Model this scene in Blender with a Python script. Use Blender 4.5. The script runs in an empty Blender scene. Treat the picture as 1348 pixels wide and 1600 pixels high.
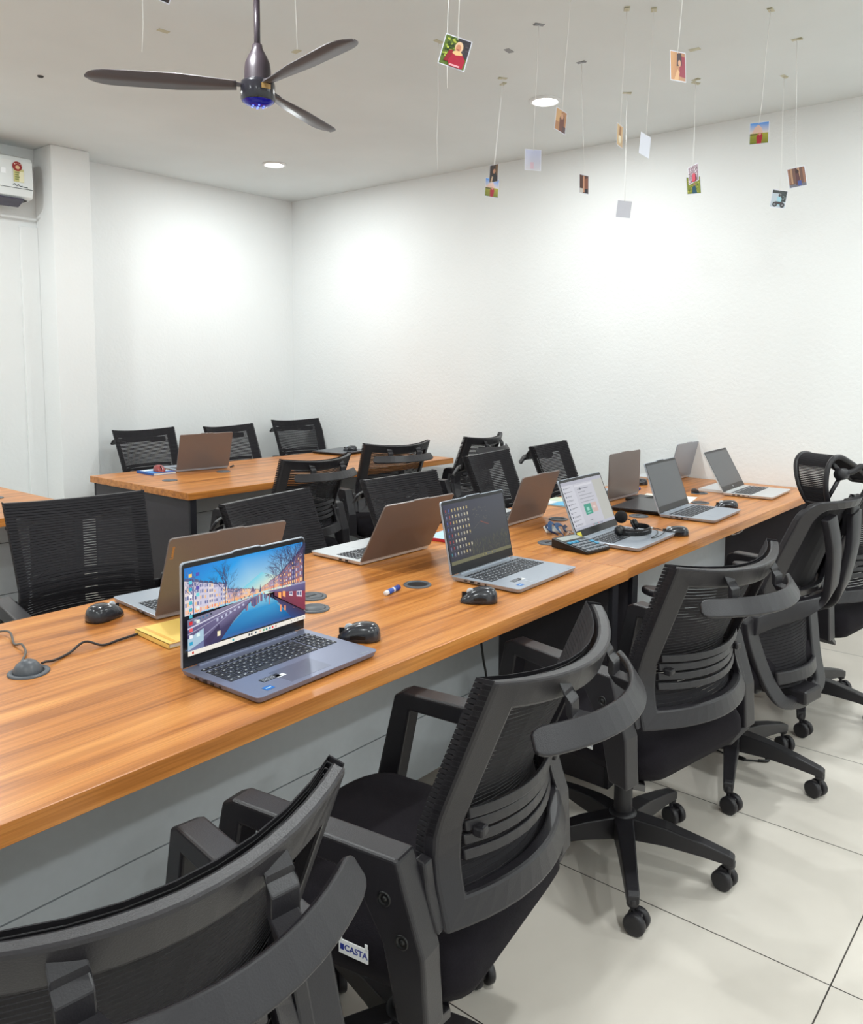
import bpy, bmesh, math, random
from mathutils import Vector, Matrix
random.seed(7)
PI = math.pi
scene = bpy.context.scene
COL = scene.collection

# ------------------------------------------------------------------ camera
CAM_H = 1.42
YAW, PITCH, ROLL = 0.695143349, 0.0968298822, -5.35475788e-03
FPX, CY = 1282.99, 695.18
fwd = Vector((math.cos(PITCH) * math.cos(YAW), math.cos(PITCH) * math.sin(YAW), -math.sin(PITCH)))
rgt = Vector((math.sin(YAW), -math.cos(YAW), 0))
dwn = fwd.cross(rgt)
c_, s_ = math.cos(ROLL), math.sin(ROLL)
rgt, dwn = c_ * rgt + s_ * dwn, -s_ * rgt + c_ * dwn
cam_data = bpy.data.cameras.new('camera')
cam = bpy.data.objects.new('camera', cam_data)
COL.objects.link(cam)
rot = Matrix((rgt, -dwn, -fwd)).transposed().to_4x4()
cam.matrix_world = Matrix.Translation((0, 0, CAM_H)) @ rot
cam_data.sensor_fit = 'HORIZONTAL'
cam_data.sensor_width = 36
cam_data.lens = FPX * 36 / 1348
cam_data.shift_y = -(800 - CY) / 1348
cam_data.clip_start = 0.02
scene.camera = cam

# ------------------------------------------------------------------ light and view
vs = scene.view_settings
vs.view_transform = 'Standard'
vs.look = 'None'
vs.exposure = 0.0
vs.gamma = 1.0
vs.use_curve_mapping = False
world = bpy.data.worlds.new('world')
scene.world = world
world.use_nodes = True
world.node_tree.nodes['Background'].inputs[0].default_value = (0.6, 0.65, 0.68, 1)
world.node_tree.nodes['Background'].inputs[1].default_value = 0.1
LAMP_W = 19.0
LAMP_COL = (0.945, 1.0, 1.0)

CEIL = 2.83
XR, XL, YB, YF = 4.845, -2.6, 5.645, -2.4      # room walls
TOP = 0.745                                     # desk top height

# ------------------------------------------------------------------ helpers
def lin(c):
    return tuple(((v / 255) / 12.92 if v / 255 <= .04045 else ((v / 255 + .055) / 1.055) ** 2.4) for v in c)

def mat(name, col, rough=.5, metal=0, spec=None, coat=0, emit=None, estr=1, sheen=0, srgb=True):
    m = bpy.data.materials.new(name)
    m.use_nodes = True
    b = m.node_tree.nodes['Principled BSDF']
    c = lin(col) if srgb else col
    b.inputs['Base Color'].default_value = (*c, 1)
    b.inputs['Roughness'].default_value = rough
    b.inputs['Metallic'].default_value = metal
    if spec is not None: b.inputs['Specular IOR Level'].default_value = spec
    if coat: b.inputs['Coat Weight'].default_value = coat; b.inputs['Coat Roughness'].default_value = .15
    if sheen: b.inputs['Sheen Weight'].default_value = sheen
    if emit:
        b.inputs['Emission Color'].default_value = (*lin(emit), 1)
        b.inputs['Emission Strength'].default_value = estr
    return m

def nd(m, t, **k):
    n = m.node_tree.nodes.new(t)
    for a, v in k.items():
        if a in n.inputs: n.inputs[a].default_value = v
        else: setattr(n, a, v)
    return n

def lk(m, a, b): m.node_tree.links.new(a, b)

def noisy(m, scale, amount, bump=0, bscale=None, stretch=(1, 1, 1), detail=4):
    """vary a material's colour by noise and give it a fine relief"""
    b = m.node_tree.nodes['Principled BSDF']
    col = tuple(b.inputs['Base Color'].default_value)
    tc = nd(m, 'ShaderNodeTexCoord'); mp = nd(m, 'ShaderNodeMapping'); mp.inputs['Scale'].default_value = stretch
    lk(m, tc.outputs['Object'], mp.inputs['Vector'])
    if amount:
        n = nd(m, 'ShaderNodeTexNoise'); n.inputs['Scale'].default_value = scale; n.inputs['Detail'].default_value = detail
        lk(m, mp.outputs[0], n.inputs['Vector'])
        r = nd(m, 'ShaderNodeValToRGB')
        r.color_ramp.elements[0].position = .3; r.color_ramp.elements[1].position = .7
        r.color_ramp.elements[0].color = (*[c * (1 - amount) for c in col[:3]], 1)
        r.color_ramp.elements[1].color = (*[min(1, c * (1 + amount)) for c in col[:3]], 1)
        lk(m, n.outputs['Fac'], r.inputs['Fac']); lk(m, r.outputs['Color'], b.inputs['Base Color'])
    if bump:
        n2 = nd(m, 'ShaderNodeTexNoise'); n2.inputs['Scale'].default_value = bscale or scale; n2.inputs['Detail'].default_value = 3
        lk(m, mp.outputs[0], n2.inputs['Vector'])
        bp = nd(m, 'ShaderNodeBump'); bp.inputs['Strength'].default_value = bump; bp.inputs['Distance'].default_value = .004
        lk(m, n2.outputs['Fac'], bp.inputs['Height']); lk(m, bp.outputs[0], b.inputs['Normal'])
    return m

class MB:
    """collects shapes into one bmesh, then links them as ONE mesh object"""
    def __init__(s): s.bm = bmesh.new(); s.mi = 0; s.cl = None
    def face(s, vs_, smooth=False):
        try: f = s.bm.faces.new(vs_)
        except ValueError: return None
        f.material_index = s.mi; f.smooth = smooth
        return f
    def v(s, p): return s.bm.verts.new(p)
    def box(s, c, d, M=None):
        M = M or Matrix()
        q = [s.v(M @ Vector((c[0] + i * d[0] / 2, c[1] + j * d[1] / 2, c[2] + k * d[2] / 2))) for i in (-1, 1) for j in (-1, 1) for k in (-1, 1)]
        for a in ((0, 1, 3, 2), (4, 6, 7, 5), (0, 4, 5, 1), (2, 3, 7, 6), (0, 2, 6, 4), (1, 5, 7, 3)): s.face([q[i] for i in a])
        return s
    def prism(s, poly, f0, f1, smooth=False):
        """poly: 2D points; f0/f1 map a 2D point to 3D for the two caps"""
        a = [s.v(f0(p)) for p in poly]; b = [s.v(f1(p)) for p in poly]
        s.face(a[::-1]); s.face(b)
        n = len(poly)
        for i in range(n): s.face([a[i], a[(i + 1) % n], b[(i + 1) % n], b[i]], smooth)
        return s
    def loft(s, rings, closed=True, caps=True, smooth=True):
        rr = [[s.v(p) for p in r] for r in rings]
        n = len(rr[0])
        for a, b in zip(rr, rr[1:]):
            for i in range(n if closed else n - 1):
                s.face([a[i], a[(i + 1) % n], b[(i + 1) % n], b[i]], smooth)
        if caps: s.face(rr[0][::-1]); s.face(rr[-1])
        return rr
    def lathe(s, prof, n=24, M=None, smooth=True, caps=True):
        M = M or Matrix()
        return s.loft([[M @ Vector((r * math.cos(2 * PI * i / n), r * math.sin(2 * PI * i / n), z)) for i in range(n)] for r, z in prof], True, caps, smooth)
    def tube(s, pts, r, n=8, smooth=True):
        pts = [Vector(p) for p in pts]; rings = []; up = None
        for i, p in enumerate(pts):
            t = ((pts[min(i + 1, len(pts) - 1)] - pts[max(i - 1, 0)])).normalized()
            if up is None: up = t.orthogonal().normalized()
            up = (up - t * up.dot(t)).normalized(); w = t.cross(up)
            rad = r[i] if isinstance(r, (list, tuple)) else r
            rings.append([p + rad * (math.cos(2 * PI * k / n) * up + math.sin(2 * PI * k / n) * w) for k in range(n)])
        s.loft(rings, True, True, smooth); return s
    def ribbon(s, pts, side, nrm, smooth=False):
        """rectangular section along pts; side/nrm: half-extent vectors (one per point or one for all)"""
        rings = []
        for i, p in enumerate(pts):
            a = Vector(side[i] if isinstance(side, list) else side); b = Vector(nrm[i] if isinstance(nrm, list) else nrm); p = Vector(p)
            rings.append([p - a - b, p + a - b, p + a + b, p - a + b])
        s.loft(rings, True, True, smooth); return s
    def poly(s, pts, cols):
        """flat coloured polygon (pictures, labels): colours go to the mesh attribute Col"""
        if s.cl is None: s.cl = s.bm.loops.layers.float_color.new('Col')
        f = s.face([s.v(p) for p in pts])
        if f:
            for i, l in enumerate(f.loops):
                c = cols[i % len(cols)] if isinstance(cols, list) else cols
                l[s.cl] = (*lin(c), 1)
        return f
    def build(s, name, m, parent=None, bevel=0, seg=2, loc=(0, 0, 0), rz=0, subsurf=0, fixn=True):
        if fixn: bmesh.ops.recalc_face_normals(s.bm, faces=s.bm.faces[:])
        me = bpy.data.meshes.new(name); s.bm.to_mesh(me); s.bm.free()
        for x in (m if isinstance(m, (list, tuple)) else [m]): me.materials.append(x)
        o = bpy.data.objects.new(name, me); COL.objects.link(o)
        o.location = loc; o.rotation_euler = (0, 0, rz)
        if parent: o.parent = parent
        if bevel:
            md = o.modifiers.new('bevel', 'BEVEL'); md.width = bevel; md.segments = seg; md.limit_method = 'ANGLE'; md.angle_limit = math.radians(40)
        if subsurf:
            md = o.modifiers.new('sub', 'SUBSURF'); md.levels = subsurf; md.render_levels = subsurf
        return o

def tag(o, label, cat, group=None):
    o['label'] = label; o['category'] = cat
    if group: o['group'] = group
    return o

def thing(name, label, cat, loc, rz=0, group=None):
    o = bpy.data.objects.new(name, None); COL.objects.link(o)
    o.empty_display_size = .05
    o.location = loc; o.rotation_euler = (0, 0, rz)
    return tag(o, label, cat, group)

def struct(o): o['kind'] = 'structure'; return o

def kids(o): return [c for c in COL.objects if c.parent == o]

def copy_tree(o, parent=None):
    c = o.copy(); COL.objects.link(c); c.parent = parent
    for ch in kids(o): copy_tree(ch, c)
    return c

def text(name, body, size, m, parent, M, extrude=.0003):
    cu = bpy.data.curves.new(name, 'FONT'); cu.body = body; cu.size = size; cu.extrude = extrude
    cu.offset = size * .018; cu.align_x = 'CENTER'; cu.align_y = 'CENTER'; cu.resolution_u = 3
    t = bpy.data.objects.new(name, cu); COL.objects.link(t)
    bpy.context.view_layer.update()
    me = bpy.data.meshes.new_from_object(t.evaluated_get(bpy.context.evaluated_depsgraph_get()))
    bpy.data.objects.remove(t)
    me.name = name; me.transform(M); me.materials.clear(); me.materials.append(m)
    o = bpy.data.objects.new(name, me); COL.objects.link(o); o.parent = parent
    return o

def smooth_path(pts, k=6):
    """Catmull-Rom through pts"""
    P = [Vector(p) for p in pts]; out = []
    for i in range(len(P) - 1):
        p0, p1, p2, p3 = P[max(i - 1, 0)], P[i], P[i + 1], P[min(i + 2, len(P) - 1)]
        for j in range(k):
            t = j / k
            out.append(.5 * ((2 * p1) + (p2 - p0) * t + (2 * p0 - 5 * p1 + 4 * p2 - p3) * t * t + (3 * p1 - p0 - 3 * p2 + p3) * t ** 3))
    return out + [P[-1]]

# ------------------------------------------------------------------ materials
def picture_material(name, emission):
    m = bpy.data.materials.new(name); m.use_nodes = True
    b = m.node_tree.nodes['Principled BSDF']
    a = nd(m, 'ShaderNodeAttribute'); a.attribute_name = 'Col'
    if emission:
        b.inputs['Base Color'].default_value = (.01, .01, .01, 1); b.inputs['Roughness'].default_value = .35
        lk(m, a.outputs['Color'], b.inputs['Emission Color']); b.inputs['Emission Strength'].default_value = emission
    else:
        lk(m, a.outputs['Color'], b.inputs['Base Color']); b.inputs['Roughness'].default_value = .4
    return m

def wood_material():
    m = bpy.data.materials.new('teak_laminate'); m.use_nodes = True
    b = m.node_tree.nodes['Principled BSDF']
    tc = nd(m, 'ShaderNodeTexCoord')
    mp = nd(m, 'ShaderNodeMapping'); mp.inputs['Scale'].default_value = (.8, 17, 17)
    lk(m, tc.outputs['Object'], mp.inputs['Vector'])
    n1 = nd(m, 'ShaderNodeTexNoise'); n1.inputs['Scale'].default_value = 1.6; n1.inputs['Detail'].default_value = 7; n1.inputs['Roughness'].default_value = .62; n1.inputs['Distortion'].default_value = .45
    lk(m, mp.outputs[0], n1.inputs['Vector'])
    r = nd(m, 'ShaderNodeValToRGB'); e = r.color_ramp.elements
    e[0].position = .30; e[0].color = (*lin((150, 88, 36)), 1)
    e[1].position = .72; e[1].color = (*lin((228, 160, 88)), 1)
    x = e.new(.5); x.color = (*lin((200, 128, 62)), 1)
    lk(m, n1.outputs['Fac'], r.inputs['Fac'])
    mp2 = nd(m, 'ShaderNodeMapping'); mp2.inputs['Scale'].default_value = (1.2, 110, 110)
    lk(m, tc.outputs['Object'], mp2.inputs['Vector'])
    n2 = nd(m, 'ShaderNodeTexNoise'); n2.inputs['Scale'].default_value = 2; n2.inputs['Detail'].default_value = 3
    lk(m, mp2.outputs[0], n2.inputs['Vector'])
    mx = nd(m, 'ShaderNodeMix'); mx.data_type = 'RGBA'; mx.blend_type = 'MULTIPLY'
    r2 = nd(m, 'ShaderNodeValToRGB'); r2.color_ramp.elements[0].position = .35; r2.color_ramp.elements[1].position = .55
    r2.color_ramp.elements[0].color = (.72, .68, .62, 1); r2.color_ramp.elements[1].color = (1, 1, 1, 1)
    lk(m, n2.outputs['Fac'], r2.inputs['Fac'])
    mx.inputs['Factor'].default_value = .6
    lk(m, r.outputs['Color'], mx.inputs['A']); lk(m, r2.outputs['Color'], mx.inputs['B'])
    lk(m, mx.outputs['Result'], b.inputs['Base Color'])
    b.inputs['Roughness'].default_value = .3; b.inputs['Specular IOR Level'].default_value = .45
    return m

def floor_material():
    m = bpy.data.materials.new('floor_tiles'); m.use_nodes = True
    b = m.node_tree.nodes['Principled BSDF']
    tc = nd(m, 'ShaderNodeTexCoord'); sp = nd(m, 'ShaderNodeSeparateXYZ'); lk(m, tc.outputs['Object'], sp.inputs[0])
    def line(axis, off, pitch):
        a = nd(m, 'ShaderNodeMath', operation='SUBTRACT'); lk(m, sp.outputs[axis], a.inputs[0]); a.inputs[1].default_value = off
        d = nd(m, 'ShaderNodeMath', operation='DIVIDE'); lk(m, a.outputs[0], d.inputs[0]); d.inputs[1].default_value = pitch
        f = nd(m, 'ShaderNodeMath', operation='PINGPONG'); lk(m, d.outputs[0], f.inputs[0]); f.inputs[1].default_value = .5
        g = nd(m, 'ShaderNodeMath', operation='MULTIPLY'); lk(m, f.outputs[0], g.inputs[0]); g.inputs[1].default_value = pitch
        return g
    gx = line('X', 1.950, .6085); gy = line('Y', .419, 1.217)
    mn = nd(m, 'ShaderNodeMath', operation='MINIMUM'); lk(m, gx.outputs[0], mn.inputs[0]); lk(m, gy.outputs[0], mn.inputs[1])
    lt = nd(m, 'ShaderNodeMath', operation='LESS_THAN'); lk(m, mn.outputs[0], lt.inputs[0]); lt.inputs[1].default_value = .0017
    n = nd(m, 'ShaderNodeTexNoise'); n.inputs['Scale'].default_value = 2.6; n.inputs['Detail'].default_value = 5
    lk(m, tc.outputs['Object'], n.inputs['Vector'])
    r = nd(m, 'ShaderNodeValToRGB'); r.color_ramp.elements[0].position = .35; r.color_ramp.elements[1].position = .7
    r.color_ramp.elements[0].color = (*lin((213, 206, 196)), 1); r.color_ramp.elements[1].color = (*lin((227, 220, 210)), 1)
    lk(m, n.outputs['Fac'], r.inputs['Fac'])
    mx = nd(m, 'ShaderNodeMix'); mx.data_type = 'RGBA'; lk(m, lt.outputs[0], mx.inputs['Factor'])
    lk(m, r.outputs['Color'], mx.inputs['A']); mx.inputs['B'].default_value = (*lin((62, 56, 50)), 1)
    lk(m, mx.outputs['Result'], b.inputs['Base Color'])
    b.inputs['Roughness'].default_value = .3; b.inputs['Specular IOR Level'].default_value = .4
    return m

M_WALL = noisy(mat('wall_paint', (240, 242, 242), .75), 2.0, .012, .35, 55)
M_CEIL = noisy(mat('ceiling_paint', (230, 235, 235), .85), 1.4, .035, .1, 30)
M_FLOOR = floor_material()
M_WOOD = wood_material()
M_EDGE = mat('desk_groove', (96, 52, 22), .6)
M_GABLE = noisy(mat('charcoal_board', (58, 55, 60), .55), 60, .06)
M_BLACKPANEL = mat('black_board', (26, 25, 32), .5)
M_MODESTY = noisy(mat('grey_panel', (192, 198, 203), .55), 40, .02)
M_SEAM = mat('panel_seam', (52, 56, 60), .7)
M_PLAST = noisy(mat('charcoal_plastic', (36, 34, 38), .36), 220, .04, .12, 500)
M_PLASTD = noisy(mat('black_plastic', (34, 32, 36), .42), 220, .04, .1, 500)
M_MESH = noisy(mat('black_mesh_fabric', (33, 31, 35), .75, spec=.3), 300, .12)
M_SEAT = noisy(mat('black_seat_fabric', (27, 24, 29), .95, spec=.2), 260, .15, .3, 600)
M_CHROME = mat('chrome', (190, 190, 192), .18, 1)
M_BLACK = mat('black', (18, 18, 20), .4)
M_RUB = mat('caster_rubber', (34, 32, 36), .45)
M_WHITE = mat('white_plastic', (235, 236, 236), .4)
M_NAVY = mat('navy_ink', (36, 52, 140), .5)
M_PIC = picture_material('printed_picture', 0)
M_SCREEN = picture_material('screen_picture', 1.0)
M_DIMSCREEN = picture_material('dim_screen_picture', .85)
M_STRING = mat('white_thread', (240, 240, 238), .8)
M_TAPE = mat('cream_tape', (206, 202, 176), .6)
M_TAPEG = mat('grey_tape', (150, 152, 156), .5)

# ------------------------------------------------------------------ room
struct(MB().box(((XL + XR) / 2, (YF + YB) / 2, -.05), (XR - XL + .4, YB - YF + .4, .1)).build('floor', M_FLOOR))
struct(MB().box(((XL + XR) / 2, (YF + YB) / 2, CEIL + .05), (XR - XL + .4, YB - YF + .4, .1)).build('ceiling', M_CEIL))
struct(MB().box(((XL + XR) / 2, YB + .05, CEIL / 2), (XR - XL + .4, .1, CEIL)).build('wall_back', M_WALL))
struct(MB().box((XR + .05, (YF + YB) / 2, CEIL / 2), (.1, YB - YF, CEIL)).build('wall_right', M_WALL))
struct(MB().box((XL - .05, (YF + YB) / 2, CEIL / 2), (.1, YB - YF, CEIL)).build('wall_left', M_WALL))
struct(MB().box(((XL + XR) / 2, YF - .05, CEIL / 2), (XR - XL + .4, .1, CEIL)).build('wall_front', M_WALL))
struct(MB().box((2.746, (5.40 + YB) / 2, CEIL / 2), (.262, YB - 5.40, CEIL)).build('wall_pillar', M_WALL, bevel=.006))
struct(MB().box((2.557, YB - .012, 1.16), (.116, .024, 2.32)).build('trim_1', M_WALL, bevel=.004))

# ------------------------------------------------------------------ ceiling downlights
M_LENS = mat('lit_diffuser', (255, 255, 252), .5, emit=(255, 255, 250), estr=14)
def downlight(x, y, label):
    t = thing('downlight', label, 'ceiling light', (x, y, CEIL), 0, 'round ceiling downlights')
    m = MB(); m.lathe([(.085, 0), (.085, -.007), (.078, -.011), (.068, -.011), (.068, -.004)], 36, caps=False)
    m.build('rim', M_WHITE, t)
    m = MB(); m.lathe([(.0005, -.0075), (.068, -.0075), (.068, -.004), (.0005, -.004)], 36, caps=True)
    m.build('diffuser', M_LENS, t)
    ld = bpy.data.lights.new('lamp', 'AREA'); ld.shape = 'DISK'; ld.size = .14; ld.energy = LAMP_W; ld.color = LAMP_COL
    lo = bpy.data.objects.new('lamp', ld); COL.objects.link(lo); lo.parent = t; lo.location = (0, 0, -.013)
for i, (x, y) in enumerate([(x, y) for x in (3.87, 1.62, -.63) for y in (2.45, 4.69, .21, -1.6)]):
    lab = {0: 'lit round downlight in the ceiling among the hanging photos', 1: 'lit round downlight in the ceiling nearest the far corner of the room'}.get(i, 'lit round downlight in the ceiling outside the picture')
    downlight(x, y, lab)

# ------------------------------------------------------------------ desks
def desk(x0, x1, y0, y1, label, gables, grommets, panel=True, seams=(.53, .27), panel_x=None, deep=(), rear=()):
    cx, cy = (x0 + x1) / 2, (y0 + y1) / 2
    t = thing('office_desk', label, 'desk', (cx, cy, 0), 0, 'wood topped office desks')
    w, d = x1 - x0, y1 - y0
    MB().box((0, 0, TOP - .019), (w, d, .038)).build('desk_top', M_WOOD, t, bevel=.0012, seg=1)
    for gx in gables:
        g0, g1 = (-d / 2 + .03, d / 2 - .03) if gx in deep else (-d / 2 + .03, .02) if gx not in rear else (-.05, d / 2 - .03)
        MB().box((gx - cx, (g0 + g1) / 2, (TOP - .038) / 2), (.036, g1 - g0, TOP - .038)).build('side_panel', M_GABLE, t, bevel=.001, seg=1)
        for sy in ((-1, 1) if gx in deep else (1,) if gx in rear else (-1,)):
            MB().box((gx - cx, sy * (d / 2 - .022), (TOP - .038) / 2), (.04, .018, TOP - .038)).build('edge_post', M_BLACKPANEL, t, bevel=.002, seg=1)
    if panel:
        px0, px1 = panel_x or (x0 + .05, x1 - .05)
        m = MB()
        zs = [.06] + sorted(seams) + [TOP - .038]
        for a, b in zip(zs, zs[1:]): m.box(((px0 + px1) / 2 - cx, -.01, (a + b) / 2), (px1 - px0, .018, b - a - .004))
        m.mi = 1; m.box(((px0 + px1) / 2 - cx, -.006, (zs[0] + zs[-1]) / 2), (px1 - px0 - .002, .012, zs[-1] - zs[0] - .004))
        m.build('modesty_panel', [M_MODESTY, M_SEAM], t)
    for gx, gy, kind in grommets:
        m = MB(); M = Matrix.Translation((gx - cx, gy - cy, TOP))
        m.lathe([(.043, 0), (.043, .003), (.040, .0045), (.033, .0045), (.031, .002), (.031, .0006)], 32, M, caps=False)
        m.mi = 1; m.lathe([(.0005, .0009), (.0315, .0009)], 32, M, caps=False)
        g = m.build('cable_grommet', [M_GROM, M_BLACK], t)
        if kind == 'cap':
            m = MB(); m.lathe([(.0005, .006), (.028, .006), (.031, .004), (.031, .001)], 32, M, caps=False); m.build('cap', M_GROM, g)
        elif kind == 'slot':
            m = MB(); m.lathe([(.0005, .0055), (.027, .0055), (.031, .0035), (.031, .001)], 32, M, caps=False)
            m.build('cap', M_GROM, g); MB().box((gx - cx - .004, gy - cy, TOP + .006), (.036, .010, .0012)).build('slot', M_BLACK, g)
        elif kind == 'tilt':
            m = MB(); R = M @ Matrix.Translation((.0, .004, .004)) @ Matrix.Rotation(math.radians(14), 4, 'X')
            m.lathe([(.0005, .024), (.010, .0235), (.018, .019), (.026, .010), (.030, .001), (.030, -.003)], 32, R, caps=False); m.build('cap', M_GROM, g)
        elif kind == 'flip':
            m = MB(); R = M @ Matrix.Translation((-.026, .012, .010)) @ Matrix.Rotation(math.radians(55), 4, 'Y')
            m.lathe([(.0005, 0), (.022, 0), (.022, .003), (.0005, .003)], 20, R, caps=False); m.build('cap', M_GROM, g)
    return t
M_GROM = noisy(mat('grey_grommet_plastic', (84, 88, 94), .4), 200, .03)
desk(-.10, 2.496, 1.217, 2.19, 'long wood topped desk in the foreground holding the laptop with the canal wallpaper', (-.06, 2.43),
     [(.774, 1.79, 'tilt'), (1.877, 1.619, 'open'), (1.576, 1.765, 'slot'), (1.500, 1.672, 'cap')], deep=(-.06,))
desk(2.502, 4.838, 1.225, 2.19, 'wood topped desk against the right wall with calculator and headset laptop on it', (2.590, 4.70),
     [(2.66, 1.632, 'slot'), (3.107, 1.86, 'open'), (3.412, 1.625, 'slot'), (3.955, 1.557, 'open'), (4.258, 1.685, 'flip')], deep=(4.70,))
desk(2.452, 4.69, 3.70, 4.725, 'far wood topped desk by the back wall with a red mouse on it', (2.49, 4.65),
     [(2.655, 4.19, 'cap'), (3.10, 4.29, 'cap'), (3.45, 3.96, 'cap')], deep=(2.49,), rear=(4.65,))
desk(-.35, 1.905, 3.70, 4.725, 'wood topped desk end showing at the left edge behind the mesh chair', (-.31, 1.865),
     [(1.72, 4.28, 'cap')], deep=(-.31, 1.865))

# ------------------------------------------------------------------ office chair
ZT, YT, WT = .958, -.295, .233
ZK, YK, WK = .66, -.182, .218
ZB, YBT, WB = .536, -.217, .236
BOW = .076
DIP = .017
def ipl(z, tab):
    for (a, va), (b, vb) in zip(tab, tab[1:]):
        if z <= b or b == tab[-1][0]: return va + (vb - va) * (z - a) / (b - a)
YTAB = [(.40, -.262), (ZB, YBT), (.60, -.193), (.635, -.185), (.66, -.183), (.69, -.187), (.74, -.206), (ZT, YT), (1.1, -.35)]
WTAB = [(.40, .24), (ZB, WB), (ZK, WK), (ZT, WT), (1.1, .236)]
def hw(z): return ipl(z, WTAB)
def sf(u, z, off=0, dw=0):
    """point on the curved back: u -1..1 across, z up, off forward"""
    return Vector((u * (hw(z) + dw), ipl(z, YTAB) - BOW * (1 - u * u) + off, z - DIP * (1 - u * u) * min(1, max(0, (z - .72) / .2))))

def mesh_ribs(z0, z1, n, h, surf, off=.026, th=.0022, us=None, back=-.004):
    m = MB(); us = us or [-1, -.8, -.6, -.4, -.2, 0, .2, .4, .6, .8, 1]
    for i in range(n):
        z = z0 + (z1 - z0) * i / (n - 1)
        rings = []
        path = [(us[0], back)] + [(u, off) for u in us] + [(us[-1], back)]
        for k, (u, o) in enumerate(path):
            a = surf(u, z - h / 2, o); b = surf(u, z + h / 2, o)
            if k in (0, len(path) - 1): ins = Vector((-math.copysign(th, u), 0, 0))
            elif k in (1, len(path) - 2): ins = Vector((-math.copysign(th, u), -th, 0))
            else: ins = Vector((0, -th, 0))
            rings.append([a, b, b + ins, a + ins])
        m.loft(rings, True, True, False)
    return m

def frame_ring():
    zb, zt = ZB, ZT
    zbi, zti, dx = ZB + .046, ZT - .048, .038
    L = 12; T = 14
    outer, inner = [], []
    for i in range(L):                                  # left side going up
        f = i / L; outer.append((-1, zb + (zt - zb) * f, 0)); inner.append((-1, zbi + (zti - zbi) * f, dx))
    for i in range(T):
        u = -1 + 2 * i / T; outer.append((u, zt, 0)); inner.append((u, zti, dx))
    for i in range(L):
        f = i / L; outer.append((1, zt + (zb - zt) * f, 0)); inner.append((1, zti + (zbi - zti) * f, dx))
    for i in range(T):
        u = 1 - 2 * i / T; outer.append((u, zb, 0)); inner.append((u, zbi, dx))
    def p(q, off):
        u, z, d = q; k = (hw(z) - d) / hw(z); return sf(u * k, z, off)
    m = MB(); n = len(outer)
    of = [m.v(p(q, .016)) for q in outer]; ob = [m.v(p(q, -.010)) for q in outer]
    nf = [m.v(p(q, .012)) for q in inner]; nb = [m.v(p(q, -.014)) for q in inner]
    for i in range(n):
        j = (i + 1) % n
        m.face([of[i], of[j], nf[j], nf[i]]); m.face([ob[j], ob[i], nb[i], nb[j]])
        m.face([of[j], of[i], ob[i], ob[j]]); m.face([nf[i], nf[j], nb[j], nb[i]])
    return m

def seat_mesh():
    m = MB(); rings = []
    def outline(k, y0, y1, w, r=.09, n=6):
        pts = []
        for cx, cy, a0 in ((w - r, y1 - r, 0), (-(w - r), y1 - r, 90), (-(w - r), y0 + r * .8, 180), (w - r, y0 + r * .8, 270)):
            for i in range(n + 1):
                a = math.radians(a0 + 90 * i / n); rr = r if a0 < 180 else r * .8
                pts.append((cx + rr * math.cos(a), cy + rr * math.sin(a)))
        return pts
    def zc(x, y, base, crown):      # waterfall front, dished middle
        return base + crown * (1 - (x / .25) ** 2) - .035 * max(0, (y - .15) / .14) ** 2
    for (y0, y1, w, base, crown) in ((-.20, .24, .20, .385, 0), (-.235, .275, .238, .395, 0), (-.25, .292, .252, .425, 0), (-.248, .29, .250, .455, .004), (-.235, .275, .238, .484, .006), (-.20, .24, .205, .495, .008), (-.12, .16, .13, .498, .008), (-.04, .06, .04, .497, .008)):
        rings.append([Vector((x, y, zc(x, y, base, crown))) for x, y in outline(0, y0, y1, w, min(.09, w * .8))])
    m.loft(rings, True, True, True)
    return m

ARM = [(-.172, .674), (.165, .676), (.190, .664), (.245, .43), (.190, .425), (.148, .635), (-.085, .628), (-.145, .53), (-.172, .41), (-.228, .405), (-.220, .53), (-.186, .63)]
def build_base(t, zc=0.0):
    """column, five-star base with twin-wheel casters around the column axis"""
    m = MB(); m.lathe([(.024, .10), (.026, .105), (.026, .255), (.022, .262)], 24); m.build('gas_column', M_PLASTD, t)
    m = MB(); m.lathe([(.0135, .25), (.0135, .37)], 20); m.build('piston', M_CHROME, t)
    m = MB(); m.lathe([(.030, .088), (.040, .094), (.042, .118), (.040, .150), (.034, .158), (.024, .160)], 28); m.build('base_hub', M_PLASTD, t)
    for k in range(5):
        m = MB()
        m.ribbon([(.030, 0, .118), (.12, 0, .116), (.22, 0, .103), (.292, 0, .090), (.305, 0, .086)],
                 [(0, .027, 0), (0, .023, 0), (0, .019, 0), (0, .0165, 0), (0, .015, 0)],
                 [(0, 0, .033), (0, 0, .027), (0, 0, .020), (0, 0, .0145), (0, 0, .012)])
        m.lathe([(.0155, .088), (.0155, .066), (.012, .064)], 16, Matrix.Translation((.292, 0, 0)))
        a = m.build('base_arm', M_PLASTD, t, bevel=.005, rz=2 * PI * k / 5)
        m = MB(); R = Matrix.Translation((.292, 0, 0)) @ Matrix.Rotation(1.1 + 1.7 * k, 4, 'Z') @ Matrix.Translation((.012, 0, 0))
        m.lathe([(.006, .03), (.006, .07)], 12, Matrix.Translation((.292, 0, 0)))
        m.box((0, 0, .036), (.030, .012, .030), R)
        c = m.build('caster', M_PLASTD, t, bevel=.003, rz=2 * PI * k / 5)
        for sy in (-1, 1):
            m = MB(); W = R @ Matrix.Translation((0, sy * .0165, .0285)) @ Matrix.Rotation(PI / 2, 4, 'X')
            m.lathe([(.0005, -.010), (.020, -.010), (.026, -.009), (.0285, -.006), (.0285, .006), (.026, .009), (.020, .010), (.0005, .010)], 24, W, caps=False)
            m.build('wheel', M_RUB, c)

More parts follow.
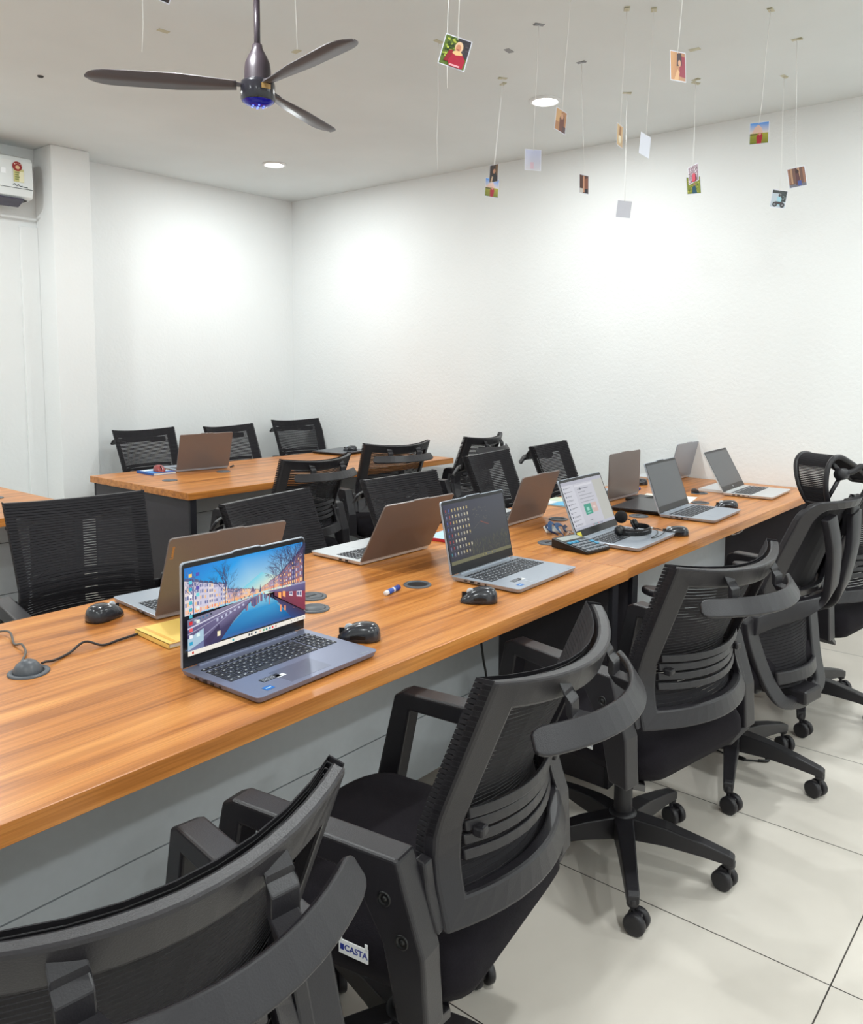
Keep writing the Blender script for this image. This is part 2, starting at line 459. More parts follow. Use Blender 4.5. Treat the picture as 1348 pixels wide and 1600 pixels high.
def office_chair(label, loc, rz):
    t = thing('office_chair', label, 'chair', loc, rz, 'black mesh office chairs')
    seat_mesh().build('seat', M_SEAT, t)
    frame_ring().build('back_frame', M_PLAST, t, bevel=.0055)
    mesh_ribs(.552, ZT - .0015, 46, .0071, sf).build('back_mesh', M_MESH, t)
    # lumbar slats inside the frame
    for z in (.626, .650, .674, .698):
        m = MB(); us = [-.78 + 1.56 * i / 12 for i in range(13)]
        m.ribbon([sf(u, z + .012 * abs(u) ** 2, -.004) for u in us], (0, .0015, .0085), (0, .004, -.0006)); m.build('lumbar_slat', M_PLAST, t, bevel=.002)
    for s in (-1, 1):
        MB().box(tuple(sf(s * .70, .672, -.016)), (.022, .022, .018)).build('lumbar_knob', M_PLASTD, t, bevel=.005)
    # coat hanger rail behind the top
    zh = .868; hwid = .209
    m = MB(); us = [-1, -.985, -.955, -.91] + [-.84 + 1.68 * i / 14 for i in range(15)] + [.91, .955, .985, 1]
    pts = [Vector((u * hwid, -.352 - .082 * (1 - u * u), zh)) for u in us]
    hs = [.45, .74, .92, 1] + [1] * 15 + [1, .92, .74, .45]; sd, nm = [], []
    for u, h in zip(us, hs):
        n = Vector((.164 * u / hwid, -1, 0)).normalized()          # outwards, across the rail
        sd.append((Vector((0, 0, .019)) - n * .012) * h); nm.append((n * .0045 + Vector((0, 0, .003))))
    m.ribbon(pts, sd, nm); m.build('hanger_rail', M_PLAST, t, bevel=.0035, seg=3)
    for s in (-1, 1):
        u = s * .44
        a = sf(u, .935, -.012); b = sf(u, .895, -.03); c = Vector((u * hwid, -.352 - .082 * (1 - u * u) + .006, zh - .004))
        m = MB(); m.ribbon([a, a + Vector((0, -.012, -.012)), b + Vector((0, -.012, -.01)), c], (.017, 0, 0), [(0, .004, .010), (0, .006, .008), (0, .006, .008), (0, .003, .012)])
        m.build('hanger_bracket', M_PLASTD, t, bevel=.003)
    for s in (-1, 1):
        m = MB(); x0, x1 = s * .246, s * .298
        m.prism(ARM, lambda p: Vector((x0, p[0], p[1])), lambda p: Vector((x1, p[0], p[1])))
        a = m.build('armrest', M_PLAST, t, bevel=.006, seg=3)
        for y, z in ((-.150, .607), (-.182, .548)):
            m = MB(); W = Matrix.Translation((x1, y, z)) @ Matrix.Rotation(s * PI / 2, 4, 'Y')
            m.lathe([(.012, -.002), (.012, .0022), (.009, .0026), (.008, .0005), (.004, .0005), (.004, .002), (.0004, .002)], 18, W, caps=False)
            m.build('bolt', M_BLACK, a)
        # side lug of the frame beside the arm
        m = MB(); m.ribbon([(s * .240, -.208, .545), (s * .240, -.190, .60), (s * .236, -.182, .650)], (s * .012, 0, 0), [(0, .012, .003), (0, .012, .002), (0, .010, .002)])
        m.build('frame_lug', M_PLAST, t, bevel=.004)
        m = MB(); m.ribbon([(s * .272, -.19, .412), (s * .20, -.175, .375), (s * .08, -.08, .365)], [(0, .038, 0), (0, .038, 0), (0, .03, 0)], (0, 0, .009)); m.build('under_bracket', M_PLASTD, t, bevel=.003)
    MB().box((0, -.01, .362), (.17, .24, .05)).build('tilt_mechanism', M_PLASTD, t, bevel=.008)
    m = MB(); m.tube([(.07, .05, .36), (.18, .06, .358), (.25, .06, .352)], .005); m.box((.268, .06, .351), (.045, .022, .008)); m.build('height_lever', M_BLACK, t, bevel=.002)
    # small white maker tag on the seat side
    M = Matrix.Translation((-.2545, -.060, .462)) @ Matrix(((0, 0, -1, 0), (-1, 0, 0, 0), (0, 1, 0, 0), (0, 0, 0, 1)))
    m = MB(); m.box((0, -.003, .001), (.060, .026, .0016), M); m.box((-.026, .012, .001), (.006, .012, .0016), M); m.box((.026, .012, .001), (.006, .012, .0016), M)
    g = m.build('maker_tag', M_WHITE, t, bevel=.0007, seg=1); g['label'] = 'white tag with blue lettering'
    text('tag_lettering', 'CASTA', .0150, M_NAVY, g, M @ Matrix.Translation((.0055, -.003, .002)))
    MB().box((-.0225, -.003, .002), (.0075, .010, .0006), M).build('tag_emblem', M_NAVY, g)
    build_base(t)
    return t

CHAIRS = [
 ('black mesh office chair nearest the camera, cut off by the lower left corner', .441, .985, -6.8, 20),
 ('black mesh office chair pulled to the foreground desk in the middle of the picture', 1.135, 1.006, 9.2, 4),
 ('black mesh office chair whose five star base stands fully visible, before the headset laptop', 2.075, 1.01, -10.4, 212),
 ('black mesh office chair partly hidden behind the headrest chair at the right edge', 3.55, .945, -8, 197),
 ('black mesh office chair at far left facing us over the foreground desk beside a mouse', 1.327, 2.479, 169.4, 30),
 ('black mesh office chair facing us right behind the canal wallpaper laptop', 1.955, 2.095, 190.0, 50, -.02),
 ('black mesh office chair facing us behind the brown lidded laptop with red booklet', 2.64, 2.095, 180.0, 10, -.015),
 ('black mesh office chair leaning beside the brown lid behind the dark icon laptop', 3.56, 2.27, 188.0, 40),
 ('black mesh office chair facing us alone against the white right wall', 4.231, 2.304, 187.3, 60),
 ('black mesh office chair with back to us at far desk, left of its two neighbours', 2.81, 3.391, .6, 15),
 ('black mesh office chair with back to us at the middle of the far desk', 3.732, 3.60, -14.5, 75),
 ('black mesh office chair with back to us at the right end of far desk', 4.41, 3.535, 6.4, 35),
 ('black mesh office chair at back wall behind the red mouse and blue book', 3.168, 5.041, 178.3, 5),
 ('black mesh office chair at back wall just right of the brown laptop lid', 3.827, 4.903, 184.3, 22),
 ('black mesh office chair at back wall in front of the room corner', 4.581, 5.084, 170.3, 48),
]
proto = None
for lab, x, y, deg, ba, *dz in CHAIRS:
    if proto is None: o = proto = office_chair(lab, (x, y, 0), math.radians(deg))
    else:
        o = copy_tree(proto); o['label'] = lab; o.location = (x, y, 0); o.rotation_euler = (0, 0, math.radians(deg))
    n = {}
    for ch in kids(o):
        b = ch.name.split('.')[0]
        if dz and b not in ('base_arm', 'caster', 'base_hub', 'gas_column'): ch.location.z += dz[0]      # gas lift set lower
        if b in ('base_arm', 'caster'):
            k = n.get(b, 0); n[b] = k + 1
            ch.rotation_euler = (0, 0, 2 * PI * k / 5 + math.radians(ba - deg))

# ------------------------------------------------------------------ headrest chair
def headrest_chair(loc, deg, ba):
    t = thing('headrest_chair', 'tall black mesh chair with headrest at the right end of the foreground row', 'chair', loc, math.radians(deg))
    seat_mesh().build('seat', M_SEAT, t, loc=(0, .05, 0))
    zt, zb = 1.015, .69
    def yb(z): return -.175 - .128 * ((z - zb) / (zt - zb)) ** 1.1 if z >= zb else -.165
    def wd(z): return .208 - .034 * ((z - zb) / (zt - zb))
    def sb(u, z, off=0): return Vector((u * wd(z), yb(z) - .06 * (1 - u * u) + off, z))
    loop = []                                       # rounded rectangular loop in (u, z)
    r = .055
    for cu, cz, a0 in ((.73, zt - r, 0), (-.73, zt - r, 90), (-.73, zb + r, 180), (.73, zb + r, 270)):
        for i in range(7):
            a = math.radians(a0 + 15 * i); loop.append((cu + .27 * math.cos(a), cz + r * math.sin(a)))
    dense = []
    for i in range(len(loop)):
        a, b = loop[i], loop[(i + 1) % len(loop)]
        k = max(1, int(max(abs(a[0] - b[0]) / .2, abs(a[1] - b[1]) / .05)))
        for j in range(k): dense.append((a[0] + (b[0] - a[0]) * j / k, a[1] + (b[1] - a[1]) * j / k))
    zc = (zt + zb) / 2
    m = MB(); n = len(dense)
    inn = [(u * .76, zc + (z - zc) * .84) for u, z in dense]
    A = [m.v(sb(u, z, .012)) for u, z in dense]; B = [m.v(sb(u, z, -.012)) for u, z in dense]
    C = [m.v(sb(u, z, .008)) for u, z in inn]; D = [m.v(sb(u, z, -.014)) for u, z in inn]
    for i in range(n):
        j = (i + 1) % n
        for q in ((A[i], A[j], C[j], C[i]), (B[j], B[i], D[i], D[j]), (A[j], A[i], B[i], B[j]), (C[i], C[j], D[j], D[i])): m.face(list(q))
    m.build('back_frame', M_PLAST, t, bevel=.005)
    mesh_ribs(zb + .03, zt - .012, 38, .0078, sb, off=.02, us=[-.94, -.7, -.45, -.2, 0, .2, .45, .7, .94], back=.004).build('back_mesh', M_MESH, t)
    # X-shaped support: lower arms sweep back from the knees, struts rise to the upper frame
    for s in (-1, 1):
        m = MB()
        p = smooth_path([(s * .192, -.165, .603), (s * .14, -.21, .635), (s * .075, -.285, .675), (s * .042, -.322, .712), (s * .045, -.336, .77), (s * .065, -.345, .87), (s * .085, -.335, .965)], 5)
        m.ribbon(p, [(0.006, 0, .030)] * 13 + [(.026, 0, 0)] * (len(p) - 13) if False else [((.006 + .022 * min(1, max(0, (q.z - .66) / .08))), 0, .030 * (1 - .75 * min(1, max(0, (q.z - .66) / .08)))) for q in p], (0, .013, 0), True)
        m.build('support_arm', M_PLAST, t, bevel=.004)
    # lumbar loop
    pts = smooth_path([(-.200, -.155, .625), (-.196, -.165, .56), (-.168, -.195, .45), (-.138, -.228, .375), (-.085, -.240, .348), (0, -.244, .343), (.085, -.240, .348), (.138, -.228, .375), (.168, -.195, .45), (.196, -.165, .56), (.200, -.155, .625)], 5)
    m = MB(); m.ribbon(pts, [Vector((.030 * (1 if q.x < 0 else -1) * min(1, abs(q.x) / .1), 0, .026 * (1 - min(1, abs(q.x) / .14) * .8))) for q in pts], (0, .011, .003)); m.build('lumbar_frame', M_PLAST, t, bevel=.005)
    def sl(u, z, off=0): return Vector((u * (.12 + .07 * (z - .38) / .24), -.212 + .055 * (z - .38) / .24 - .03 * (1 - u * u) + off, z))
    mesh_ribs(.39, .62, 24, .0082, sl, off=.012, us=[-1, -.5, 0, .5, 1], back=.004).build('lumbar_mesh', M_MESH, t)
    m = MB(); m.ribbon([sl(-.95 + .19 * i, .43, -.012) for i in range(11)], (0, .004, .020), (0, .007, 0)); m.build('lumbar_pad', M_PLAST, t, bevel=.005)
    MB().box((0, -.19, .362), (.11, .18, .045)).build('back_bracket', M_PLASTD, t, bevel=.008)
    # headrest
    HM = Matrix.Translation((.012, -.285, 1.135)) @ Matrix.Rotation(math.radians(-10), 4, 'Z')
    prof = smooth_path([(.004, 0, -.150), (-.012, 0, -.10), (-.012, 0, -.045), (.006, 0, -.010), (.045, 0, .002), (.10, 0, -.018), (.165, 0, -.050), (.235, 0, -.092)], 5)
    dep = [.075 + .045 * math.sin(PI * i / (len(prof) - 1)) for i in range(len(prof))]
    def hp(i, f, off=0):
        a = prof[max(i - 1, 0)]; b = prof[min(i + 1, len(prof) - 1)]; tn = (b - a).normalized(); nr = Vector((-tn.z, 0, tn.x))
        return HM @ (prof[i] + Vector((0, dep[i] * f, 0)) + nr * off)
    N = len(prof)
    ring = [hp(i, 0) for i in range(N)] + [hp(N - 1, f) for f in (.2, .4, .6, .8)] + [hp(i, 1) for i in range(N - 1, -1, -1)] + [hp(0, f) for f in (.8, .6, .4, .2)]
    ring = ring + ring[:2]; m = MB(); m.tube(ring, .0085, 8); m.build('headrest_rim', M_PLASTD, t)
    m = MB()
    for i in range(N - 1):
        A, B = prof[i], prof[i + 1]
        for j in range(2):
            f0 = j * .5 + .04; f1 = j * .5 + .42
            def q(ff, g, o):
                p0 = hp(i, ff, o); p1 = hp(i + 1, ff, o); return p0.lerp(p1, g)
            m.loft([[q(.02, f0, .004), q(.02, f1, .004), q(.02, f1, 0), q(.02, f0, 0)], [q(.98, f0, .004), q(.98, f1, .004), q(.98, f1, 0), q(.98, f0, 0)]], True, True, False)
    m.build('headrest_mesh', M_MESH, t)
    k0 = HM @ Vector((.045, -.012, -.052))
    m = MB(); m.tube(smooth_path([(.10, -.325, .965), (.115, -.355, 1.03), (.120, -.36, 1.075), (.105, -.345, 1.108), k0 + Vector((.03, -.02, .008)), k0], 5), .0095, 10); m.build('headrest_stem', M_PLASTD, t)
    m = MB(); m.lathe([(.0005, -.022), (.016, -.022), (.019, -.015), (.019, .015), (.016, .022), (.0005, .022)], 20, Matrix.Translation(k0) @ Matrix.Rotation(PI / 2, 4, 'Y')); m.build('headrest_knob', M_PLASTD, t)
    m = MB(); m.tube([k0, hp(1, .12)], .007, 8); m.tube([k0, hp(N // 2, .3)], .009, 8); m.build('headrest_strut', M_PLASTD, t)
    MB().box((.09, -.325, .945), (.055, .034, .12)).build('stem_socket', M_PLASTD, t, bevel=.006)
    for s in (-1, 1):
        m = MB(); out = [(.045 * math.cos(a) * .75, .12 * math.sin(a)) for a in [2 * PI * i / 20 for i in range(20)]]
        out = [(math.copysign(min(abs(x) * 1.3, .036), x), y) for x, y in out]
        m.prism(out, lambda p: Vector((s * .285 + p[0], .07 + p[1], .652)), lambda p: Vector((s * .285 + p[0], .07 + p[1], .676)))
        m.build('arm_pad', M_PLASTD, t, bevel=.008, seg=3)
        m = MB(); m.ribbon([(s * .285, .06, .652), (s * .287, .05, .52), (s * .282, .04, .41)], (0, .03, 0), (.013, 0, 0)); m.ribbon([(s * .288, .04, .405), (s * .06, .02, .375)], (0, .035, 0), (0, 0, .010)); m.build('arm_post', M_PLAST, t, bevel=.005)
    MB().box((0, -.01, .362), (.17, .24, .05)).build('tilt_mechanism', M_PLASTD, t, bevel=.008)
    build_base(t)
    n = {}
    for ch in kids(t):
        b = ch.name.split('.')[0]
        if b in ('base_arm', 'caster'):
            k = n.get(b, 0); n[b] = k + 1; ch.rotation_euler = (0, 0, 2 * PI * k / 5 + math.radians(ba - deg))
    return t
headrest_chair((2.82, .965, 0), -10.7, 198)
#REST
# ------------------------------------------------------------------ laptops
M_SLATE = noisy(mat('slate_blue_metal', (132, 138, 162), .33, .4), 300, .02)
M_GREYL = noisy(mat('grey_metal', (172, 180, 192), .33, .4), 300, .02)
M_BRONZE = noisy(mat('bronze_grey_lid', (124, 115, 112), .36, .3), 300, .02)
M_SILVER = noisy(mat('silver_metal', (214, 217, 220), .32, .35), 300, .02)
M_STEEL = noisy(mat('steel_grey_lid', (160, 164, 172), .34, .4), 300, .02)
M_BEZEL = mat('screen_bezel', (24, 24, 28), .35)
M_KEY = mat('dark_keys', (44, 46, 52), .5)
M_LEGEND = mat('key_legend', (196, 200, 206), .6)
M_PAD = mat('touchpad', (122, 128, 148), .3, .5)
M_OFF = mat('switched_off_screen', (70, 74, 80), .28, coat=.3)
M_ORANGE = mat('orange_logo', (206, 140, 60), .4)
M_BLUEST = mat('blue_sticker', (20, 110, 190), .4)
M_YELLOWST = mat('yellow_sticker', (226, 210, 70), .5)

def laptop(label, x, y, deg, tilt, w=.36, d=.245, l=.235, base=None, lid=None, screen=None, group=None, lip=True, keys=None, numpad=True, stickers=False, detail=True):
    base = base or M_GREYL; lid = lid or M_GREYL
    t = thing('laptop', label, 'laptop', (x, y, TOP + .0007), math.radians(deg), group)
    # base: thin wedge, rounded front corners; hinge along y = 0, user towards -y
    m = MB(); r = .012
    out = [(-w / 2, .006), (-w / 2, -d + r)] + [(-w / 2 + r - r * math.cos(a), -d + r - r * math.sin(a)) for a in (.4, .8, 1.2, PI / 2)] + [(w / 2 - r + r * math.sin(a), -d + r - r * math.cos(a)) for a in (0, .4, .8, 1.2)] + [(w / 2, -d + r), (w / 2, .006)]
    m.prism(out, lambda p: Vector((p[0] * .97, p[1] * .97 - .003, .0025)), lambda p: Vector((p[0], p[1], .0155)))
    m.build('base', base, t, bevel=.0016, seg=2)
    m = MB()
    for sx in (-1, 1):
        for yy in (-.03, -d + .03): m.lathe([(.007, 0), (.007, .004)], 10, Matrix.Translation((sx * w * .42, yy, 0)))
    m.build('rubber_feet', M_BLACK, t)
    if detail:
        m = MB(); m.box((-w / 2 - .0003, -.05, .009), (.001, .012, .004)); m.box((-w / 2 - .0003, -.075, .009), (.001, .014, .005)); m.box((-w / 2 - .0003, -.10, .009), (.001, .011, .004)); m.box((-w / 2 - .0003, -.125, .009), (.001, .006, .004))
        for k in range(2): m.box((w / 2 + .0003, -.06 - .03 * k, .009), (.001, .013, .005))
        m.build('side_ports', M_BLACK, t)
    # keyboard
    m = MB(); z = .0155
    kx0, kx1 = -w * .44, w * .44
    ky0 = -.036; rows = 6; ph = .0175
    main = .80 if numpad else 1.0
    cols = 15
    m.mi = 1
    for rw in range(rows):
        yy = ky0 - rw * ph - (0 if rw == 0 else .002); hh = ph * .80 if rw else ph * .62
        xs = kx0; span = (kx1 - kx0) * main
        if rw == 5: ks = [1.2, 1, 1, 1.1, 5.2, 1.1, 1, 1, 1, 1]
        elif rw in (2, 3, 4): ks = [1.3 + .25 * (rw - 2)] + [1] * (11 - (rw == 4)) + [1.8 - .1 * rw]
        else: ks = [1] * 14 + [1.4]
        tot = sum(ks)
        for q, kw in enumerate(ks):
            ww = span * kw / tot
            m.mi = 0; m.box((xs + ww / 2, yy, z + .0006), (ww - .003, hh, .0013))
            if detail: m.mi = 1; m.box((xs + ww / 2 - .001, yy + hh * .1, z + .0013), (min(ww * .3, .005), .0028, .0003))
            xs += ww
        if numpad:
            xs = kx0 + span + .004; ww = (kx1 - xs) / 4
            for q in range(4):
                m.mi = 0; m.box((xs + ww * (q + .5), yy, z + .0006), (ww - .003, hh, .0013))
                if detail: m.mi = 1; m.box((xs + ww * (q + .5), yy, z + .0013), (.004, .0028, .0003))
    m.build('keyboard', [keys or M_KEY, M_LEGEND], t)
    px = -w * .05 if numpad else 0
    MB().box((px, -d + .052, z + .0001), (.118, .074, .0005)).build('touchpad', M_PAD if base is M_SLATE else base, t, bevel=.0002, seg=1)
    MB().box((0, -.004, .014), (w * .80, .011, .011)).build('hinge_bar', base, t, bevel=.002)
    if stickers:
        m = MB(); a, b = -w * .36, -d + .046
        def q(x0, y0, x1, y1, c): m.poly([(x0, y0, z + .0005), (x1, y0, z + .0005), (x1, y1, z + .0005), (x0, y1, z + .0005)], c)
        q(a + .012, b + .010, a + .062, b + .028, (26, 27, 34)); q(a + .048, b + .006, a + .072, b + .019, (236, 238, 240))
        for k in range(3):
            for j in range(5): m.poly([(a + .015 + .007 * j, b + .0125 + .005 * k, z + .0008), (a + .020 + .007 * j, b + .0125 + .005 * k, z + .0008), (a + .020 + .007 * j, b + .0145 + .005 * k, z + .0008), (a + .015 + .007 * j, b + .0145 + .005 * k, z + .0008)], (190, 196, 206))
        q(a - .012, b - .028, a + .010, b - .010, (18, 108, 190))
        m.poly([(a - .008, b - .021, z + .0008), (a + .006, b - .021, z + .0008), (a + .006, b - .018, z + .0008), (a - .008, b - .018, z + .0008)], (210, 232, 245))
        m.build('palm_stickers', M_PIC, t, fixn=False)
        text('palm_logo', 'Lenovo', .0085, M_GREYL, t, Matrix.Translation((w * .40, -d + .012, z + .0004)), .0001)
    # lid in its own frame: X across, Y up the lid, Z out of the screen
    T = math.radians(tilt)
    LM = Matrix.Translation((0, .003, .0155)) @ Matrix(((1, 0, 0, 0), (0, math.sin(T), -math.cos(T), 0), (0, math.cos(T), math.sin(T), 0), (0, 0, 0, 1)))
    rr = .008
    top = [(w / 2, l - rr), (w / 2 - rr * .3, l - rr * .3), (w / 2 - rr, l)] + ([(w * .12, l), (w * .10, l + .003), (-w * .10, l + .003), (-w * .12, l)] if lip else []) + [(-w / 2 + rr, l), (-w / 2 + rr * .3, l - rr * .3), (-w / 2, l - rr)]
    out = [(-w / 2, .002), (w / 2, .002)] + top
    m = MB(); m.prism(out, lambda p: LM @ Vector((p[0], p[1], -.0062)), lambda p: LM @ Vector((p[0], p[1], 0)))
    ld = m.build('lid', lid, t, bevel=.0012, seg=2)
    m = MB(); m.prism([(p[0] * .988, .004 + (p[1] - .004) * .99) for p in out], lambda p: LM @ Vector((p[0], p[1], -.0002)), lambda p: LM @ Vector((p[0], p[1], .0008)))
    m.build('bezel', M_BEZEL, ld)
    sx0, sx1, sy0, sy1 = -w / 2 + .0075, w / 2 - .0075, .030, l - .0125
    if screen:
        fn, sm = screen
        m = MB()
        class P:
            k = 0
        def S(pts, c):
            P.k += 1
            m.poly([LM @ Vector((sx0 + (sx1 - sx0) * min(1, max(0, u)), sy0 + (sy1 - sy0) * min(1, max(0, v)), .0009 + .000004 * P.k)) for u, v in pts], c)
        fn(S); m.build('display', sm, ld, fixn=False)
    else:
        MB().box((0, 0, 0), (1, 1, 1), LM @ Matrix.Translation(((sx0 + sx1) / 2, (sy0 + sy1) / 2, .0009)) @ Matrix.Diagonal((sx1 - sx0, sy1 - sy0, .0004, 1))).build('display', M_OFF, ld)
    m = MB(); m.lathe([(.0004, .0012), (.0016, .0012)], 10, LM @ Matrix.Translation((0, l - .006, 0)), caps=False); m.build('webcam', M_KEY, ld)
    return t, LM, ld

def rect(S, u0, v0, u1, v1, c): S([(u0, v0), (u1, v0), (u1, v1), (u0, v1)], c)
def stroke(S, a, b, w0, w1, c):
    dx, dy = b[0] - a[0], b[1] - a[1]; n = math.hypot(dx, dy * .58) or 1e-6
    ox, oy = -dy * .58 / n, dx / n / .58 * .58
    S([(a[0] + ox * w0, a[1] + oy * w0 * 1.7), (a[0] - ox * w0, a[1] - oy * w0 * 1.7), (b[0] - ox * w1, b[1] - oy * w1 * 1.7), (b[0] + ox * w1, b[1] + oy * w1 * 1.7)], c)

def canal(S):
    rnd = random.Random(3)
    # evening sky, lighter towards the vanishing point
    S([(0, .45), (.6, .45), (.45, 1), (0, 1)], [(40, 170, 225), (200, 234, 226), (0, 150, 228), (0, 112, 200)])
    S([(.6, .45), (1, .45), (1, 1), (.45, 1)], [(200, 234, 226), (250, 240, 205), (14, 132, 210), (0, 150, 228)])
    S([(.36, .52), (.62, .49), (.80, .62), (.62, .74)], [(120, 205, 225), (248, 240, 206), (235, 232, 200), (110, 205, 228)])
    # water
    S([(.0, .05), (1, .05), (.62, .485), (.55, .485)], [(20, 70, 130), (24, 60, 120), (150, 205, 225), (120, 180, 210)])
    S([(.24, .05), (.90, .05), (.75, .30), (.45, .30)], [(24, 92, 160), (20, 70, 140), (40, 150, 205), (36, 140, 200)])
    S([(.42, .30), (.78, .30), (.66, .44), (.52, .44)], [(40, 150, 205), (40, 145, 200), (150, 215, 230), (120, 200, 225)])
    # reflected houses in the water
    for i in range(46):
        u = .47 + .25 * rnd.random(); h = .04 + .09 * rnd.random(); wd = .004 + .008 * rnd.random()
        c = rnd.choice([(120, 96, 130), (170, 120, 120), (92, 84, 130), (196, 150, 130), (70, 80, 130)])
        v1 = .475 - abs(u - .6) * .45
        S([(u, v1 - h), (u + wd, v1 - h), (u + wd, v1), (u, v1)], c)
    # far houses, left then right
    def block(u0, u1, b0, b1, t0, t1, n, rows, wall, roof, glow):
        for i in range(n):
            f0, f1 = i / n, (i + 1) / n; L = lambda a, b, f: a + (b - a) * f
            ua, ub = L(u0, u1, f0), L(u0, u1, f1)
            ja = .012 * rnd.random()
            ba, bb, ta, tb = L(b0, b1, f0), L(b0, b1, f1), L(t0, t1, f0) - ja, L(t0, t1, f1) - ja
            w = rnd.choice(wall)
            S([(ua, ba), (ub, bb), (ub, tb), (ua, ta)], w)
            S([(ua, ta), (ub, tb), (ub - .004, tb + .03 * (tb - bb) * 3), (ua + .004, ta + .03 * (ta - ba) * 3)], rnd.choice(roof))
            for r in range(rows):
                g0 = (r + .22) / rows; g1 = (r + .78) / rows
                for s in range(2):
                    x0, x1 = L(ua, ub, .14 + .43 * s), L(ua, ub, .42 + .43 * s)
                    c = rnd.choice(glow) if r == 0 else rnd.choice([(110, 116, 160), (90, 100, 150), (150, 150, 185), (236, 190, 140), (200, 200, 220)])
                    S([(x0, L(ba, ta, g0)), (x1, L(ba, ta, g0)), (x1, L(ba, ta, g1)), (x0, L(ba, ta, g1))], c)
    glow = [(255, 176, 92), (255, 206, 140), (244, 140, 80), (250, 190, 150)]
    block(0, .33, .45, .47, .86, .70, 9, 5, [(206, 200, 220), (220, 208, 216), (190, 186, 212), (226, 214, 214)], [(70, 74, 112), (86, 90, 128)], glow)
    block(.33, .60, .47, .49, .64, .545, 13, 3, [(214, 168, 150), (226, 186, 160), (190, 160, 176), (240, 196, 160)], [(96, 84, 120), (120, 96, 120)], glow)
    block(.60, .78, .50, .50, .54, .66, 10, 3, [(206, 150, 136), (180, 140, 156), (226, 176, 150)], [(86, 80, 124), (70, 74, 120)], glow)
    block(.78, 1.0, .50, .48, .66, .93, 6, 5, [(96, 84, 130), (120, 92, 124), (150, 104, 116)], [(50, 56, 100), (60, 60, 104)], glow)
    for i in range(60):
        S2 = rnd.random(); u = S2; v = .455 + .03 * rnd.random()
        rect(S, u, v, u + .007, v + .018, rnd.choice(glow + [(90, 80, 120), (60, 60, 100)]))
    # spires
    S([(.595, .50), (.612, .50), (.604, .60)], (70, 86, 120)); S([(.52, .53), (.56, .53), (.54, .60)], (110, 90, 120))
    # bare trees
    def tree(u, v0, h, n, c, sp=.5):
        stroke(S, (u, v0), (u, v0 + h * .6), .0035, .0018, c)
        def br(p, a, ln, dp):
            q = (p[0] + math.cos(a) * ln * .6, p[1] + math.sin(a) * ln)
            stroke(S, p, q, .0004 + .0005 * dp, .0003 + .0004 * dp, c)
            if dp > 0:
                for k in range(3): br((p[0] + (q[0] - p[0]) * (.5 + .25 * k), p[1] + (q[1] - p[1]) * (.5 + .25 * k)), a + (rnd.random() - .5) * 1.6, ln * .62, dp - 1)
        for k in range(n): br((u, v0 + h * (.3 + .35 * k / n)), PI / 2 + (rnd.random() - .5) * 2 * sp * 1.6, h * .36, 3)
    tree(.31, .46, .42, 7, (52, 66, 112)); tree(.06, .46, .40, 6, (86, 90, 140)); tree(.38, .47, .18, 4, (70, 84, 124))
    tree(.90, .47, .60, 13, (44, 46, 84), .7); tree(.79, .49, .40, 9, (60, 64, 104), .6); tree(.71, .50, .24, 5, (84, 84, 120)); tree(.98, .5, .5, 7, (44, 46, 84))
    # left quay with moored boats
    S([(0, .34), (.50, .475), (.585, .487), (.50, .43), (.36, .26), (.24, .05), (0, .05)], [(92, 84, 126), (120, 112, 150), (130, 120, 150), (70, 62, 100), (60, 52, 92), (52, 46, 84), (70, 60, 100)])
    S([(0, .42), (.50, .485), (.50, .475), (0, .34)], [(120, 120, 150), (150, 140, 160), (140, 130, 155), (110, 110, 140)])
    stroke(S, (0, .315), (.50, .472), .006, .002, (206, 204, 222)); stroke(S, (.02, .10), (.40, .42), .005, .002, (150, 146, 176))
    stroke(S, (0, .25), (.44, .45), .003, .001, (170, 164, 190))
    for i in range(7): rect(S, .22 + .035 * i, .31 + .016 * i, .235 + .035 * i, .345 + .014 * i, (188, 190, 216))
    S([(0, .20), (.12, .28), (.12, .14), (0, .06)], (168, 196, 214)); S([(.0, .06), (.12, .14), (.12, .05), (0, .05)], (110, 120, 160))
    S([(.13, .13), (.24, .27), (.25, .19), (.16, .06)], (58, 46, 84))
    for i in range(6): rect(S, .02 + .03 * i, .375 + .006 * i, .036 + .03 * i, .40 + .006 * i, rnd.choice([(60, 110, 150), (40, 44, 70), (180, 190, 206)]))
    # right houseboat, its windows and the dark reflection under it
    S([(.70, .415), (1, .10), (1, .05), (.88, .05), (.74, .33)], [(60, 44, 84), (48, 34, 66), (36, 40, 84), (30, 70, 130), (60, 60, 110)])
    S([(.71, .475), (1, .37), (1, .11), (.71, .42)], [(120, 60, 84), (150, 50, 78), (120, 38, 66), (96, 50, 80)])
    S([(.64, .50), (1, .475), (1, .37), (.69, .475)], [(120, 110, 150), (96, 92, 140), (70, 66, 112), (92, 84, 126)])
    S([(.86, .50), (1, .50), (1, .475), (.86, .482)], (150, 150, 184))
    for u in (.745, .785): S([(u, .385), (u + .026, .36), (u + .026, .438), (u, .448)], (255, 170, 96))
    for u, w_ in ((.845, .032), (.915, .052)):
        S([(u, .445 - (u - .7) * .53), (u + w_, .445 - (u + w_ - .7) * .53), (u + w_, .455 - (u + w_ - .7) * .26), (u, .455 - (u - .7) * .26)], (226, 216, 226))
        for k in (0, 1):
            a = u + w_ * (.12 + .46 * k); b = a + w_ * .30
            S([(a, .46 - (a - .7) * .52), (b, .46 - (b - .7) * .52), (b, .445 - (b - .7) * .26), (a, .445 - (a - .7) * .26)], (70, 84, 130))
    for u in (.76, .80, .88): S([(u, .20), (u + .014, .19), (u + .014, .32 - (u - .7) * .7), (u, .33 - (u - .7) * .7)], (236, 150, 100))
